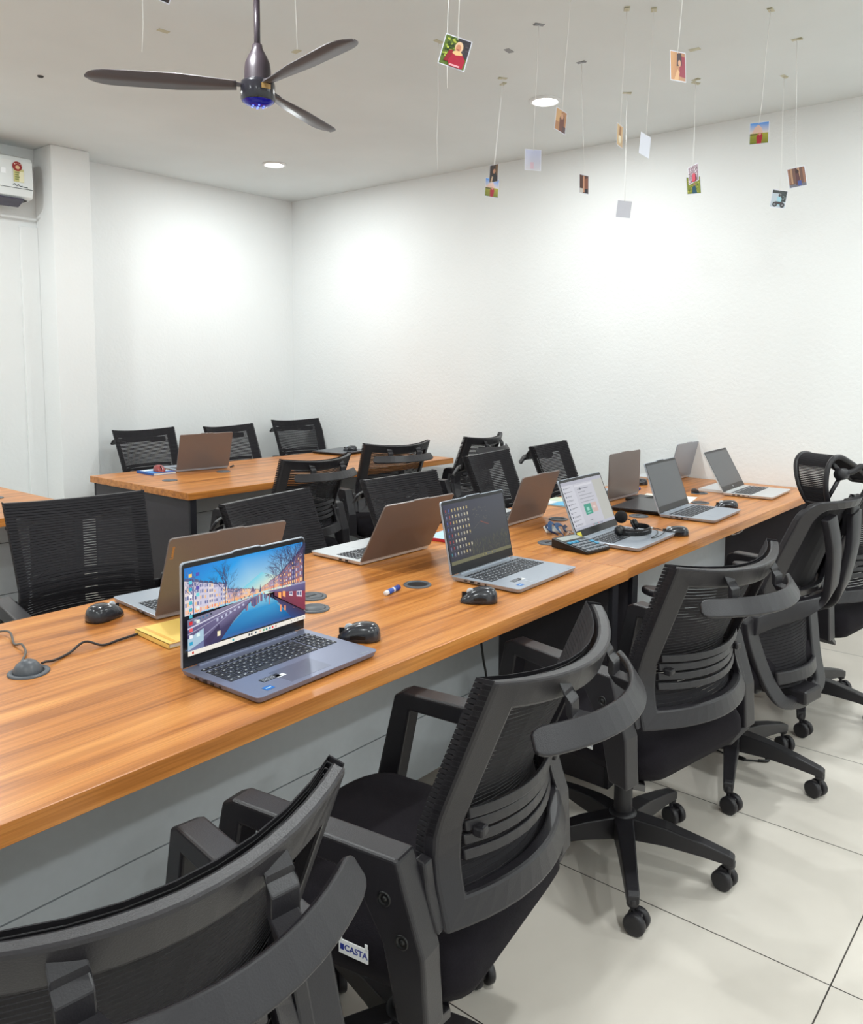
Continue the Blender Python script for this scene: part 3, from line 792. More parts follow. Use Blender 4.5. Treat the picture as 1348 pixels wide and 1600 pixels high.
    # desktop icons and the taskbar
    for i in range(11):
        c = rnd.choice([(90, 200, 220), (240, 240, 246), (70, 180, 200), (250, 214, 110), (40, 160, 200)])
        if i == 7: c = (214, 40, 50)
        if i == 0: c = (250, 206, 96)
        if i == 8: c = (226, 90, 100)
        rect(S, .012, .90 - .078 * i, .036, .94 - .078 * i, c)
        if i in (0, 2, 3, 5, 7, 9): rect(S, .065, .90 - .078 * i, .09, .94 - .078 * i, rnd.choice([(236, 240, 230), (80, 70, 170), (220, 240, 240), (110, 210, 220)]))
    rect(S, .225, .13, .25, .19, (246, 232, 196))
    rect(S, 0, 0, 1, .055, (238, 232, 222))
    for u, c in ((.03, (200, 70, 50)), (.345, (20, 160, 170)), (.48, (60, 60, 70)), (.50, (90, 90, 96)), (.535, (70, 90, 110)), (.575, (230, 190, 170)), (.605, (90, 160, 120)), (.63, (40, 150, 140)), (.66, (70, 110, 150)), (.685, (226, 40, 50)), (.715, (190, 160, 160))): rect(S, u, .014, u + .014, .042, c)
    for u in (.86, .89, .92, .95, .975): rect(S, u, .022, u + .012, .032, (120, 120, 124))

def icon_desktop(S):
    rnd = random.Random(5)
    S([(0, 0), (1, 0), (1, 1), (0, 1)], [(46, 48, 54), (54, 54, 56), (62, 64, 78), (44, 44, 66)])
    S([(0, .0), (.36, 0), (.36, 1), (0, 1)], [(40, 40, 58), (46, 46, 54), (58, 58, 74), (38, 38, 70)])
    for i in range(170):                       # overgrown grass at the foot of the picture
        u = .34 + .64 * rnd.random(); v = .06 + .30 * rnd.random() * (.4 + .6 * u)
        stroke(S, (u, v), (u + .03 * (rnd.random() - .5), v + .03 + .05 * rnd.random()), .003, .001, rnd.choice([(78, 82, 62), (92, 90, 66), (64, 70, 58), (104, 98, 74), (70, 72, 70)]))
    for i in range(26):
        u = .44 + .22 * rnd.random(); v = .62 + .24 * rnd.random()
        stroke(S, (u, v), (u + .02, v + .02 * rnd.random()), .003, .001, (96, 92, 84))
    stroke(S, (.55, .60), (.68, .52), .006, .004, (128, 70, 60)); stroke(S, (.42, .5), (.56, .62), .004, .002, (80, 76, 76))
    for r in range(8):
        for c in range(8):
            if rnd.random() < .12 and c > 5: continue
            u = .02 + .047 * c; v = .87 - .103 * r
            k = rnd.choice([(206, 196, 168), (214, 206, 180), (150, 150, 150), (196, 176, 120)]) if c > 1 else rnd.choice([(60, 80, 150), (120, 120, 150), (150, 60, 60), (60, 130, 140)])
            rect(S, u, v, u + .017, v + .045, k); rect(S, u - .003, v - .02, u + .02, v - .012, (110, 110, 112))
    rect(S, 0, 0, 1, .06, (112, 110, 82))
    for i in range(9): rect(S, .50 + .026 * i, .018, .514 + .026 * i, .044, rnd.choice([(60, 60, 50), (150, 140, 90), (80, 90, 110)]))

def chat_window(S):
    rnd = random.Random(9)
    S([(0, 0), (1, 0), (1, 1), (0, 1)], (196, 196, 206))
    rect(S, 0, .93, 1, 1, (178, 178, 192)); rect(S, .0, .06, .27, .93, (206, 206, 216)); rect(S, .74, .06, 1, .93, (186, 186, 180))
    rect(S, .29, .86, .72, .90, (214, 214, 222))
    for i in range(10):
        v = .85 - .085 * i
        rect(S, .03, v, .055, v + .03, rnd.choice([(90, 90, 110), (110, 120, 140), (70, 80, 100)]))
        rect(S, .07, v + .018, .07 + .05 + .11 * rnd.random(), v + .028, (120, 122, 134)); rect(S, .07, v, .07 + .15 * rnd.random(), v + .008, (150, 152, 160))
    for i in range(9):
        v = .80 - .07 * i
        if .22 < v < .46: continue
        rect(S, .33, v, .33 + .12 + .25 * rnd.random(), v + .012, (140, 142, 152))
    rect(S, .38, .79, .42, .83, (80, 84, 100)); rect(S, .44, .80, .60, .815, (110, 110, 124))
    rect(S, .36, .25, .53, .47, (36, 150, 126)); rect(S, .41, .33, .47, .40, (150, 210, 196)); rect(S, .40, .28, .49, .30, (120, 196, 180))
    rect(S, .54, .27, .67, .47, (206, 176, 170)); rect(S, .57, .35, .63, .40, (224, 206, 200))
    rect(S, .40, .12, .47, .135, (120, 122, 132))
    rect(S, 0, 0, 1, .055, (184, 186, 200))
    for i in range(9): rect(S, .42 + .03 * i, .016, .436 + .03 * i, .04, rnd.choice([(70, 90, 130), (200, 90, 70), (60, 130, 120), (90, 90, 100)]))

hero, LM, ld = laptop('open blue-grey laptop in the foreground showing a canal street wallpaper', 1.157, 1.517, 2.2, -1.0, base=M_SLATE, lid=M_GREYL, screen=(canal, M_SCREEN), stickers=True)
t2, LM, ld = laptop('open laptop seen from behind its golden brown lid, beside the yellow notebook', 1.332, 1.896, 176.1, 21.5, base=M_GREYL, lid=M_BRONZE)
RB = Matrix(((-1, 0, 0, 0), (0, 1, 0, 0), (0, 0, -1, 0), (0, 0, 0, 1)))
def lid_logo(LM, ld, x, y, size, rot):
    text('lid_logo', 'Lenovo', size, M_ORANGE, ld, LM @ Matrix.Translation((x, y, -.0064)) @ RB @ Matrix.Rotation(rot, 4, 'Z'), .0002)
lid_logo(LM, ld, .36 / 2 - .014, .235 - .042, .0125, PI / 2)
laptop('open brown lidded laptop seen from behind, silver keyboard showing at its left', 2.106, 1.921, 180.0, 29.4, base=M_SILVER, lid=M_BRONZE)
laptop('open laptop with dark desktop full of small icons, mouse at its front corner', 2.161, 1.57, 2.0, 11.6, base=M_GREYL, lid=M_GREYL, screen=(icon_desktop, M_DIMSCREEN), stickers=True)
laptop('brown laptop lid seen from behind between dark icon screen and chat screen', 2.963, 1.941, 183.6, 20.2, .325, .225, .215, base=M_SILVER, lid=M_BRONZE)
t6, LM, ld = laptop('open laptop showing a pale chat window with a headset lying on its keyboard', 2.905, 1.55, 2.3, 22.5, base=M_GREYL, lid=M_GREYL, screen=(chat_window, M_DIMSCREEN), lip=False)
MB().box((0, 0, 0), (1, 1, 1), LM @ Matrix.Translation((-.155, .014, .001)) @ Matrix.Diagonal((.034, .020, .0006, 1))).build('yellow_sticker', M_YELLOWST, ld)['label'] = 'small yellow label at the screen corner'
laptop('upright brown grey laptop lid seen from behind, right of the chat screen', 3.824, 1.913, 180.2, .5, .34, .235, .225, base=M_GREYL, lid=M_BRONZE)
laptop('open laptop with blank dark grey screen standing before a closed black laptop', 3.628, 1.545, 2.1, 19.7, base=M_GREYL, lid=M_GREYL)
laptop('steel grey laptop lid seen from behind close to the right wall', 4.719, 1.991, 178.7, 12.8, .325, .225, .215, base=M_SILVER, lid=M_STEEL)
t10, LM, ld = laptop('open silver laptop with blank dark screen at the right end of the desk', 4.445, 1.562, 2.3, 29.0, base=M_SILVER, lid=M_SILVER, numpad=False, lip=False)
m = MB(); m.lathe([(.0004, .0013), (.005, .0013)], 16, LM @ Matrix.Translation((0, .018, 0)), caps=False); m.build('bezel_logo', M_LEGEND, ld)
laptop('open brown lidded laptop on the far desk beside the red mouse', 3.058, 4.451, 172.6, 16.0, base=M_GREYL, lid=M_BRONZE)

def closed_laptop(label, x, y, deg, w, d, top, bottom):
    t = thing('closed_laptop', label, 'laptop', (x, y, TOP + .0007), math.radians(deg))
    m = MB(); m.prism([(-w / 2, -d / 2), (w / 2, -d / 2), (w / 2, d / 2), (-w / 2, d / 2)], lambda p: Vector((p[0] * .97, p[1] * .97, .003)), lambda p: Vector((p[0], p[1], .012))); m.build('base', bottom, t, bevel=.002)
    MB().box((0, 0, .0165), (w, d, .007)).build('lid', top, t, bevel=.0022)
    MB().box((0, d / 2 - .004, .012), (w * .75, .008, .008)).build('hinge_bar', bottom, t, bevel=.002)
    m = MB()
    for sx in (-1, 1):
        for sy in (-1, 1): m.lathe([(.007, 0), (.007, .004)], 10, Matrix.Translation((sx * w * .4, sy * d * .4, 0)))
    m.build('rubber_feet', M_BLACK, t)
    return t
M_DKL = mat('dark_laptop_shell', (52, 52, 58), .3, .3)
closed_laptop('closed black laptop lying behind the blank grey screen laptop', 3.640, 1.687, 4, .345, .236, M_DKL, M_BLACK)
closed_laptop('closed dark grey laptop under a black mouse at the right of the far desk', 4.385, 4.555, 6, .345, .30, mat('closed_grey_lid', (92, 96, 104), .3, .4), M_BLACK)

# ------------------------------------------------------------------ mice
def mouse_body(L, W, H, ergo=0):
    m = MB(); rings = []; nu, nv = 20, 10
    for j in range(nv + 1):
        v = j / nv; ring = []
        for i in range(nu):
            a = 2 * PI * i / nu; cx, cy = math.cos(a), math.sin(a)
            sx = math.copysign(abs(cx) ** .8, cx); sy = math.copysign(abs(cy) ** .75, cy)
            k = math.cos(v * PI / 2) ** .55 if v < 1 else .02
            waist = 1 - .10 * (1 - abs(sy)) ** 2
            x = sx * W / 2 * k * waist * (1 + .05 * (sy < 0) * abs(sy)); y = sy * L / 2 * (k ** .8 if v < 1 else .02) - .006 * v
            z = .002 + H * math.sin(v * PI / 2) ** .9
            x += ergo * z * .45
            fr = y / (L / 2); z = .002 + (z - .002) * (1 - .42 * max(0, fr + .15) ** 1.4); x *= 1 - .10 * max(0, fr)
            ring.append(Vector((x, y, z)))
        rings.append(ring)
    m.loft(rings, True, True, True); return m
def mouse(label, x, y, deg, L=.108, W=.066, H=.036, m1=None, ergo=0, z=TOP, logo=False):
    t = thing('computer_mouse', label, 'mouse', (x, y, z - .001), math.radians(deg), None)
    mouse_body(L, W, H, ergo).build('body', m1 or M_MOUSE, t)
    m = MB(); m.lathe([(.0005, -.0035), (.010, -.0035), (.0115, -.002), (.0115, .002), (.010, .0035), (.0005, .0035)], 18, Matrix.Translation((ergo * .014, L * .22, H * .70)) @ Matrix.Rotation(PI / 2, 4, 'Y'), caps=False)
    m.build('scroll_wheel', M_LEGEND if m1 is None else M_BLACK, t)
    MB().box((ergo * .016, L * .33, H * .56), (.0012, L * .24, .014)).build('button_gap', M_BLACK, t)
    m = MB(); m.ribbon(smooth_path([(-W * .47, -L * .18, H * .35), (-W * .485, 0, H * .42), (-W * .46, L * .16, H * .36)], 4), (.0015, 0, .0), (0, 0, .0035)); m.build('side_buttons', M_BLACK, t)
    if logo:
        m = MB(); m.lathe([(.0004, .0), (.0042, .0), (.0042, .0012), (.0004, .0012)], 14, Matrix.Translation((ergo * .012 + .003, -L * .30, H * .80)) @ Matrix.Rotation(math.radians(32), 4, 'X'), caps=False); m.build('round_logo', M_WHITE, t)
    return t
M_MOUSE = mat('graphite_mouse', (48, 50, 56), .22, .15, coat=.4)
M_REDM = mat('dark_red_mouse', (146, 58, 58), .35)
mouse('black mouse on the desk left of the golden brown laptop lid', 1.082, 2.03, -75, H=.042, W=.07)
mouse('black mouse at the right corner of the canal wallpaper laptop', 1.400, 1.398, 38, logo=True, H=.043)
mouse('black mouse at the front corner of the dark icon laptop', 1.855, 1.368, 42, H=.043)
mouse('black mouse on the desk beside the headset and its cable', 3.125, 1.33, 38)
mouse('black mouse beside the blank dark grey laptop screen', 3.905, 1.41, 38)
mouse('black mouse behind the upright brown grey laptop lid', 4.335, 2.075, 40)
mouse('red mouse lying on the blue book on the far desk', 2.785, 4.505, 165, z=TOP + .0135, m1=M_REDM, H=.038)
mouse('black mouse lying on the closed laptop on the far desk', 4.42, 4.50, 40, z=TOP + .0202)

# ------------------------------------------------------------------ books and papers
def book(name, label, cat, x, y, deg, w, d, h, cover, pages, z=TOP, art=None, group=None):
    t = thing(name, label, cat, (x, y, z + .0006), math.radians(deg), group)
    m = MB(); m.box((0, 0, .0006), (w, d, .0012)); m.box((0, 0, h - .0006), (w, d, .0012)); m.box((-w / 2 + .001, 0, h / 2), (.002, d, h)); m.build('cover', cover, t)
    MB().box((.001, 0, h / 2), (w - .006, d - .004, h - .0026)).build('pages', pages, t)
    if art:
        m = MB(); k = 0
        for u0, v0, u1, v1, c in art:
            k += 1; X = lambda u: -w / 2 + w * u; Y = lambda v: -d / 2 + d * v; zz = h + .0002 + .0001 * k
            m.poly([(X(u0), Y(v0), zz), (X(u1), Y(v0), zz), (X(u1), Y(v1), zz), (X(u0), Y(v1), zz)], c)
        m.build('cover_print', M_PIC, t, fixn=False)
    return t
M_PAGES = mat('paper_pages', (238, 236, 228), .8)
M_YEL = mat('yellow_cover', (246, 206, 112), .55)
M_BLUEC = mat('blue_cover', (38, 96, 178), .45)
M_REDC = mat('red_cover', (196, 40, 52), .45)
book('notebook', 'yellow notebook on the desk behind the canal wallpaper laptop', 'notebook', 1.185, 1.765, -3, .25, .165, .012, M_YEL, M_PAGES, art=[(.06, .04, .10, .98, (236, 184, 92))])
book('book', 'blue and white book under the red mouse on the far desk', 'book', 2.785, 4.54, -2, .155, .20, .013, M_BLUEC, M_PAGES,
     art=[(0, 0, .45, .6, (60, 140, 214)), (.45, .3, 1, 1, (190, 224, 240)), (.1, .65, .5, .95, (236, 242, 246)), (.5, .05, .95, .28, (24, 70, 160))])
book('booklet', 'red edged booklet beside the brown lidded laptop behind the icon screen', 'booklet', 2.50, 1.985, 8, .20, .14, .010, M_REDC, M_PAGES, art=[(.05, .12, .95, .97, (190, 222, 236)), (.5, .2, .9, .6, (70, 150, 200))])
book('booklet', 'blue and white booklet lying left of the chat screen laptop', 'booklet', 3.50, 2.085, 4, .22, .16, .006, mat('pale_cover', (200, 214, 216), .5), M_PAGES,
     art=[(0, .0, .6, .5, (92, 180, 222)), (.5, .45, 1, 1, (214, 224, 200)), (.1, .55, .45, .9, (236, 240, 240)), (.62, .05, .95, .4, (60, 140, 200))])
book('notebook', 'white notebook sticking out behind the silver laptop screen', 'notebook', 4.475, 1.652, 1, .27, .145, .014, mat('white_cover', (226, 228, 230), .45), mat('dark_page_block', (60, 60, 64), .6))
t = thing('paper_sheet', 'white paper sheet behind the blank grey laptop screen', 'paper', (3.985, 1.742, TOP), math.radians(12)); MB().box((0, 0, .0012), (.21, .26, .0016)).build('sheet', M_PAGES, t)
t = thing('phone', 'black phone lying behind the closed black laptop', 'phone', (3.835, 1.825, TOP + .0022), math.radians(-4))
MB().box((0, 0, .008), (.15, .078, .016)).build('case', M_BLACK, t, bevel=.004)
MB().box((0, 0, .0163), (.138, .068, .0008)).build('screen', M_BEZEL, t)
t = thing('usb_stick', 'small dark blue stick near the upright brown grey lid', 'usb stick', (4.16, 1.985, TOP), .4); MB().box((0, 0, .006), (.045, .018, .010)).build('stick', M_NAVY, t, bevel=.002); MB().box((.028, 0, .006), (.012, .012, .005)).build('plug', M_CHROME, t)

# ------------------------------------------------------------------ small things on the desks
t = thing('marker_pen', 'short blue and white marker lying beside the open cable hole', 'marker', (1.765, 1.619, TOP + .008), math.radians(12))
for nm, x0, x1, r, mm in (('barrel', -.030, .016, .0078, M_NAVYM := mat('blue_label', (54, 88, 176), .35)), ('cap', .016, .034, .0082, M_NAVY), ('tip_band', -.042, -.030, .0072, M_WHITE)):
    m = MB(); m.lathe([(.0004, x0), (r, x0), (r, x1), (.0004, x1)], 18, Matrix.Rotation(PI / 2, 4, 'Y'), caps=False); m.build(nm, mm, t)
m = MB(); m.lathe([(.0079, -.004), (.0079, .004)], 18, Matrix.Rotation(PI / 2, 4, 'Y'), caps=False); m.build('white_stripe', M_WHITE, t)

t = thing('pen', 'short black pen on the far desk right of the brown laptop', 'pen', (3.275, 4.44, TOP + .006), math.radians(35))
m = MB(); m.lathe([(.0004, -.035), (.004, -.03), (.005, .02), (.0055, .035), (.0004, .036)], 12, Matrix.Rotation(PI / 2, 4, 'Y'), caps=False); m.build('barrel', M_BLACK, t)
m = MB(); m.box((.02, 0, .006), (.03, .003, .0015)); m.build('clip', M_BLACK, t)

t = thing('calculator', 'black desk calculator on the desk left of the headset laptop', 'calculator', (2.655, 1.492, TOP), math.radians(-8))
RX = Matrix.Rotation(math.radians(5), 4, 'X')
m = MB(); w, d = .135, .168
m.prism([(-d / 2, 0), (d / 2, 0), (d / 2, .034), (d / 2 - .055, .026), (-d / 2, .010)], lambda p: Vector((-w / 2, p[0], p[1] + .002)), lambda p: Vector((w / 2, p[0], p[1] + .002))); m.build('case', M_BLACK, t, bevel=.003)
def cz(y): return .002 + (.034 - (d / 2 - y) / .055 * .008 if y > d / 2 - .055 else .010 + (y + d / 2) / (d - .055) * .016)
def tile(m, x, y, sx, sy, h, c=None):
    a = math.atan2(.016, d - .055) if y < d / 2 - .055 else math.atan2(.008, .055)
    m.box((0, 0, h / 2), (sx, sy, h), Matrix.Translation((x, y, cz(y))) @ Matrix.Rotation(a, 4, 'X'))
m = MB(); tile(m, 0, d / 2 - .030, .112, .034, .0012); m.build('display', mat('grey_lcd', (158, 164, 160), .3), t)
m = MB(); tile(m, .045, d / 2 - .008, .03, .008, .001); m.build('solar_strip', M_BEZEL, t)
M_KG = mat('grey_calculator_keys', (120, 126, 134), .45); M_KB = mat('blue_calculator_keys', (60, 150, 190), .45)
for r in range(5):
    for c in range(6):
        m = MB(); tile(m, -.053 + .0212 * c, d / 2 - .074 - .0215 * r, .016, .0145, .0045)
        m.build('key', M_KB if (r == 0 and c < 3) or (c == 5 and r in (1, 2)) else M_KG, t, bevel=.001, seg=1)

t = thing('lanyard', 'blue badge lanyards bundled on the desk beside the cable hole', 'lanyard', (2.86, 1.712, TOP), math.radians(28))
M_LAN = mat('blue_lanyard_ribbon', (36, 92, 150), .6); M_LAND = mat('navy_lanyard_ribbon', (26, 52, 96), .6)
def strap(pts, mm, nm='strap', wid=.009):
    m = MB(); p = smooth_path(pts, 6)
    m.ribbon(p, (0, wid * .6, wid * .5), (.0, -.001, .0013)); m.build(nm, mm, t)
strap([(-.085, -.02, .012), (-.04, .0, .022), (.02, .008, .026), (.075, -.004, .018), (.09, -.012, .012)], M_LAN, wid=.012)
strap([(-.06, .028, .014), (0, .034, .032), (.06, .028, .028), (.095, .022, .012)], M_LAN, wid=.012)
strap([(-.09, .0, .012), (-.07, .03, .018), (-.02, .04, .016), (.04, .05, .012), (.08, .045, .012)], M_LAND)
strap([(-.03, -.03, .012), (.03, -.022, .014), (.085, -.028, .012)], M_LAND)
MB().box((.03, .02, .006), (.10, .062, .010), Matrix.Rotation(.2, 4, 'Z')).build('badge_card', M_PAGES, t, bevel=.002)
m = MB(); m.tube([(.02 + .013 * math.cos(a), -.045 + .013 * math.sin(a), .0035) for a in [2 * PI * i / 16 for i in range(17)]], .0013, 6); m.box((.005, -.06, .0035), (.016, .008, .002)); m.box((-.008, -.047, .0035), (.014, .007, .002)); m.build('key_ring', M_CHROME, t)

# headset lying on the chat laptop
zb = TOP + .0205
t = thing('headset', 'black headset with foam microphone ball lying on the chat laptop keyboard', 'headset', (2.955, 1.425, zb), math.radians(6))
arc = lambda r, z, a0, a1, n=20: [Vector((r * 1.05 * math.cos(a0 + (a1 - a0) * i / n), r * .72 * math.sin(a0 + (a1 - a0) * i / n), z)) for i in range(n + 1)]
m = MB(); m.ribbon(arc(.085, .012, math.radians(150), math.radians(385)), (0, 0, .007), (0, .0022, 0)); m.build('headband', M_BLACK, t, bevel=.001)
m = MB(); m.ribbon(arc(.078, .024, math.radians(165), math.radians(375)), (0, 0, .004), (0, .002, 0)); m.build('headband_pad', M_RUB, t)
for (ex, ey, az) in ((.088, .026, .5), (-.078, .026, -.5)):
    W = Matrix.Translation((ex, ey, .022)) @ Matrix.Rotation(az, 4, 'Z') @ Matrix.Rotation(math.radians(62), 4, 'X')
    m = MB(); m.lathe([(.0005, -.010), (.017, -.010), (.021, -.005), (.021, .003), (.016, .010), (.0005, .011)], 22, W, caps=False); e = m.build('ear_cup', M_BLACK, t)
    m = MB(); m.lathe([(.0005, -.017), (.014, -.017), (.020, -.013), (.019, -.009)], 22, W, caps=False); m.build('ear_pad', M_RUB, e)
m = MB(); m.tube(smooth_path([(.088, .03, .03), (.078, .060, .040), (.055, .074, .050)], 6), .0022, 8); m.build('microphone_boom', M_BLACK, t)
m = MB(); n = 14
m.lathe([(max(.0005, .0255 * math.sin(PI * i / n)), .0255 * -math.cos(PI * i / n)) for i in range(n + 1)], 22, Matrix.Translation((.052, .074, .050)), caps=False); m.build('microphone_foam', noisy(mat('black_foam', (24, 22, 24), .95), 400, .2, .5, 700), t)
m = MB(); m.tube(smooth_path([(.088, .02, .012), (.12, -.01, .006), (.09, -.06, .0045), (.02, -.085, .0035), (-.06, -.09, .0032), (-.02, -.102, .0032), (.06, -.098, .0032), (.105, -.085, .0032), (.118, -.03, .008), (.11, .01, .012)], 8), .0018, 6); m.build('cable', M_BLACK, t)
m = MB(); m.box((.10, -.04, .006), (.036, .014, .008), Matrix.Rotation(.1, 4, 'Z')); m.build('volume_control', M_LEGEND, t, bevel=.002)

# ------------------------------------------------------------------ cables
M_CABLE = mat('black_cable', (40, 38, 40), .5); M_CABLEG = mat('grey_cable', (92, 88, 84), .5)
def cable(name, label, pts, r, mm, k=6):
    m = MB(); m.tube(smooth_path(pts, k), r, 8); o = m.build(name, mm); tag(o, label, 'cable'); return o
z = TOP + .0038
cable('charging_cable', 'black cable running from the domed cable hole to the yellow notebook', [(.8085, 1.802, TOP + .0088), (.819, 1.805, TOP + .0088), (.841, 1.811, z + .001), (.887, 1.834, z), (.932, 1.848, z + .012), (.964, 1.826, z), (1.008, 1.831, z), (1.062, 1.838, z)], .0029, M_CABLE)
cable('charging_cable', 'grey crinkled cable running from the domed cable hole to the left edge', [(.777, 1.830, TOP + .0092), (.782, 1.843, TOP + .0088), (.821, 1.91, z + .001), (.831, 1.953, z + .008), (.831, 1.994, z), (.852, 2.071, z + .008), (.830, 2.12, z), (.76, 2.15, z)], .0027, M_CABLEG)
cable('power_cord', 'black cord hanging under the foreground desk in front of the grey panel', [(2.165, 1.6, .702), (2.18, 1.6, .53), (2.2, 1.6, .424), (2.221, 1.6, .332), (2.23, 1.61, .12), (2.24, 1.62, .012)], .004, M_BLACK)
t = thing('usb_cable', 'black cable end with plug lying on the floor tiles', 'cable', (2.92, .95, 0))
m = MB(); m.tube(smooth_path([(.02, .15, .004), (.003, .091, .004), (-.007, .04, .004), (-.004, .007, .004), (.012, -.025, .004), (.026, -.05, .004)], 6), .003, 8); m.build('lead', M_BLACK, t)
MB().box((-.003, .012, .0055), (.014, .030, .010), Matrix.Rotation(-.3, 4, 'Z')).build('plug', M_BLACK, t, bevel=.002)
m = MB(); m.tube(smooth_path([(.022, -.04, .005), (.034, -.062, .006), (.05, -.068, .006), (.058, -.055, .006)], 4), .0055, 8); m.build('hooked_connector', M_BLACK, t)
cable('wire_loop', 'thin white wire loop hanging under the desk edge above the headrest chair', [(3.64, 1.29, .703), (3.65, 1.29, .672), (3.74, 1.30, .658), (3.83, 1.30, .664), (3.835, 1.30, .703)], .0018, M_WHITE)

# ------------------------------------------------------------------ ceiling fan
FX, FY, FB = 1.955, 2.455, 2.412
t = thing('ceiling_fan', 'dark ceiling fan with blue lit hub hanging from the ceiling', 'fan', (FX, FY, 0))
M_FAN = mat('dark_brown_metal', (50, 42, 48), .4, .2); M_FANG = mat('gloss_black_hub', (30, 29, 36), .2, .2, coat=.4); M_BLADE = mat('fan_blade', (96, 92, 96), .4, .2)
m = MB(); m.lathe([(.062, CEIL), (.060, CEIL - .03), (.030, CEIL - .085), (.018, CEIL - .10), (.0115, CEIL - .105)], 28, caps=False); m.build('canopy', M_FAN, t)
m = MB(); m.lathe([(.011, FB + .10), (.011, CEIL - .05)], 18); m.build('down_rod', M_FAN, t)
m = MB(); m.lathe([(.011, FB + .152), (.017, FB + .150), (.019, FB + .135), (.034, FB + .108), (.044, FB + .085), (.047, FB + .06), (.049, FB + .022)], 32, caps=False); m.build('motor_bell', M_FAN, t)
m = MB(); m.lathe([(.049, FB + .024), (.060, FB + .018), (.0615, FB + .010), (.0615, FB - .040), (.057, FB - .048)], 40, caps=False); m.build('hub', M_FANG, t)
m = MB(); m.lathe([(.0575, FB - .046), (.045, FB - .057), (.025, FB - .064), (.0005, FB - .066)], 40, caps=False); hb = m.build('light_dome', mat('blue_lit_dome', (16, 16, 60), .15, emit=(12, 16, 150), estr=.5), t)
M_LED = mat('blue_led', (40, 60, 255), .3, emit=(70, 90, 255), estr=6)
for i in range(7):
    a = i * 2 * PI / 6; r = .022 if i < 6 else 0
    m = MB(); m.lathe([(.0004, -.0036), (.0024, -.003), (.0034, 0)], 10, Matrix.Translation((r * math.cos(a), r * math.sin(a), FB - .0635 - (0 if i < 6 else .0022))), caps=False); m.build('led', M_LED, hb)
m = MB(); A0 = math.atan2(-FY, -FX)
for i in range(8):
    a0 = A0 + .2 + .075 * i; a1 = a0 + .075
    m.loft([[Vector((.0622 * math.cos(a), .0622 * math.sin(a), zz)) for a in (a0, a1)] for zz in (FB - .016, FB + .002)], False, False, False)
m.build('gold_label', mat('gold_label', (186, 150, 96), .35, .4), t)
for k in range(3):
    m = MB(); rings = []
    for i in range(33):
        f = i / 32; r = .075 + .515 * f
        wd = (.028 + .027 * min(1, f * 2.5)) * (1 if f < .82 else math.sqrt(max(.01, 1 - ((f - .82) / .18) ** 2)))
        off = -.012 * f
        tw = math.radians(14 - 6 * f)
        ring = []
        for (sx, sz) in ((-1, -.0012), (0, -.004), (1, -.0012), (1, .0012), (0, -.0008), (-1, .0012)):
            y = sx * wd + off; ring.append(Vector((r, y * math.cos(tw), FB + .004 + y * math.sin(tw) + sz)))
        rings.append(ring)
    m.loft(rings, True, True, True); a = math.radians(22 + 120 * k)
    m.build('blade', M_BLADE, t, rz=a)
    m = MB(); m.ribbon([(.052, 0, FB + .006), (.075, 0, FB + .008), (.12, -.004, FB + .006)], [(0, .014, 0), (0, .020, 0), (0, .026, .006)], (0, 0, .002)); m.build('blade_iron', M_FAN, t, rz=a)

# ------------------------------------------------------------------ air conditioner
t = thing('air_conditioner', 'white wall air conditioner unit at the upper left beside the pillar', 'air conditioner', (2.08, YB, 2.59))
w = .86; yf = -.205
m = MB(); prof = [(0, -.12), (0, .14), (-.16, .14), (-.195, .125), (-.208, .10), (-.212, -.06), (-.200, -.115), (-.185, -.125), (-.12, -.13)]
m.prism(prof, lambda p: Vector((-w / 2, p[0], p[1])), lambda p: Vector((w / 2, p[0], p[1]))); m.build('body', mat('ac_white_plastic', (230, 234, 234), .28, coat=.3), t, bevel=.004)
m = MB(); m.box((0, -.206, -.068), (w - .01, .014, .0025)); m.build('panel_line', M_SEAM, t)
m = MB(); m.box((0, -.10, -.128), (w - .04, .11, .012)); m.build('air_outlet', M_BLACK, t)
m = MB(); m.ribbon([(-w / 2 + .04, -.165, -.150), (w / 2 - .06, -.165, -.150)], (0, .045, -.018), (0, .0016, .004)); m.build('louver', mat('grey_louver', (70, 66, 84), .4), t, bevel=.001)
m = MB(); m.ribbon([(-w / 2 + .04, -.09, -.146), (w / 2 - .09, -.09, -.146)], (0, .03, -.012), (0, .0016, .004)); m.build('louver', M_KEY, t)
m = MB(); Yl = -.2135
def ac_q(x0, z0, x1, z1, c, k=0): m.poly([(x0, Yl - .0004 * k, z0), (x1, Yl - .0004 * k, z0), (x1, Yl - .0004 * k, z1), (x0, Yl - .0004 * k, z1)], c)
sx = w / 2 - .092
ac_q(sx - .030, -.03, sx + .034, .052, (206, 200, 140)); ac_q(sx + .004, -.028, sx + .034, .036, (238, 234, 200), 1)
for i in range(4): ac_q(sx - .022, -.018 + .014 * i, sx + .002 + .006 * (i % 2), -.010 + .014 * i, (130, 140, 80), 1)
m.build('energy_label', M_PIC, t, fixn=False); m = MB()
m.poly([(sx - .006 + .030 * math.cos(a), Yl - .001, .066 + .030 * math.sin(a)) for a in [2 * PI * i / 20 for i in range(20)]], (150, 36, 36))
m.poly([(sx - .004 + .014 * math.cos(a), Yl - .0015, .060 + .012 * math.sin(a)) for a in [2 * PI * i / 14 for i in range(14)]], (226, 190, 150))
for i in range(5): m.poly([(sx - .024 + .011 * i, Yl - .002, .076 + .006 * math.sin(i)), (sx - .018 + .011 * i, Yl - .002, .076 + .006 * math.sin(i)), (sx - .018 + .011 * i, Yl - .002, .083), (sx - .024 + .011 * i, Yl - .002, .083)], (240, 220, 210))
m.build('star_badge', M_PIC, t, fixn=False)
m = MB(); ac_q(sx - .105, .012, sx - .075, .046, (250, 252, 254)); m.build('white_sticker', M_PIC, t, fixn=False)
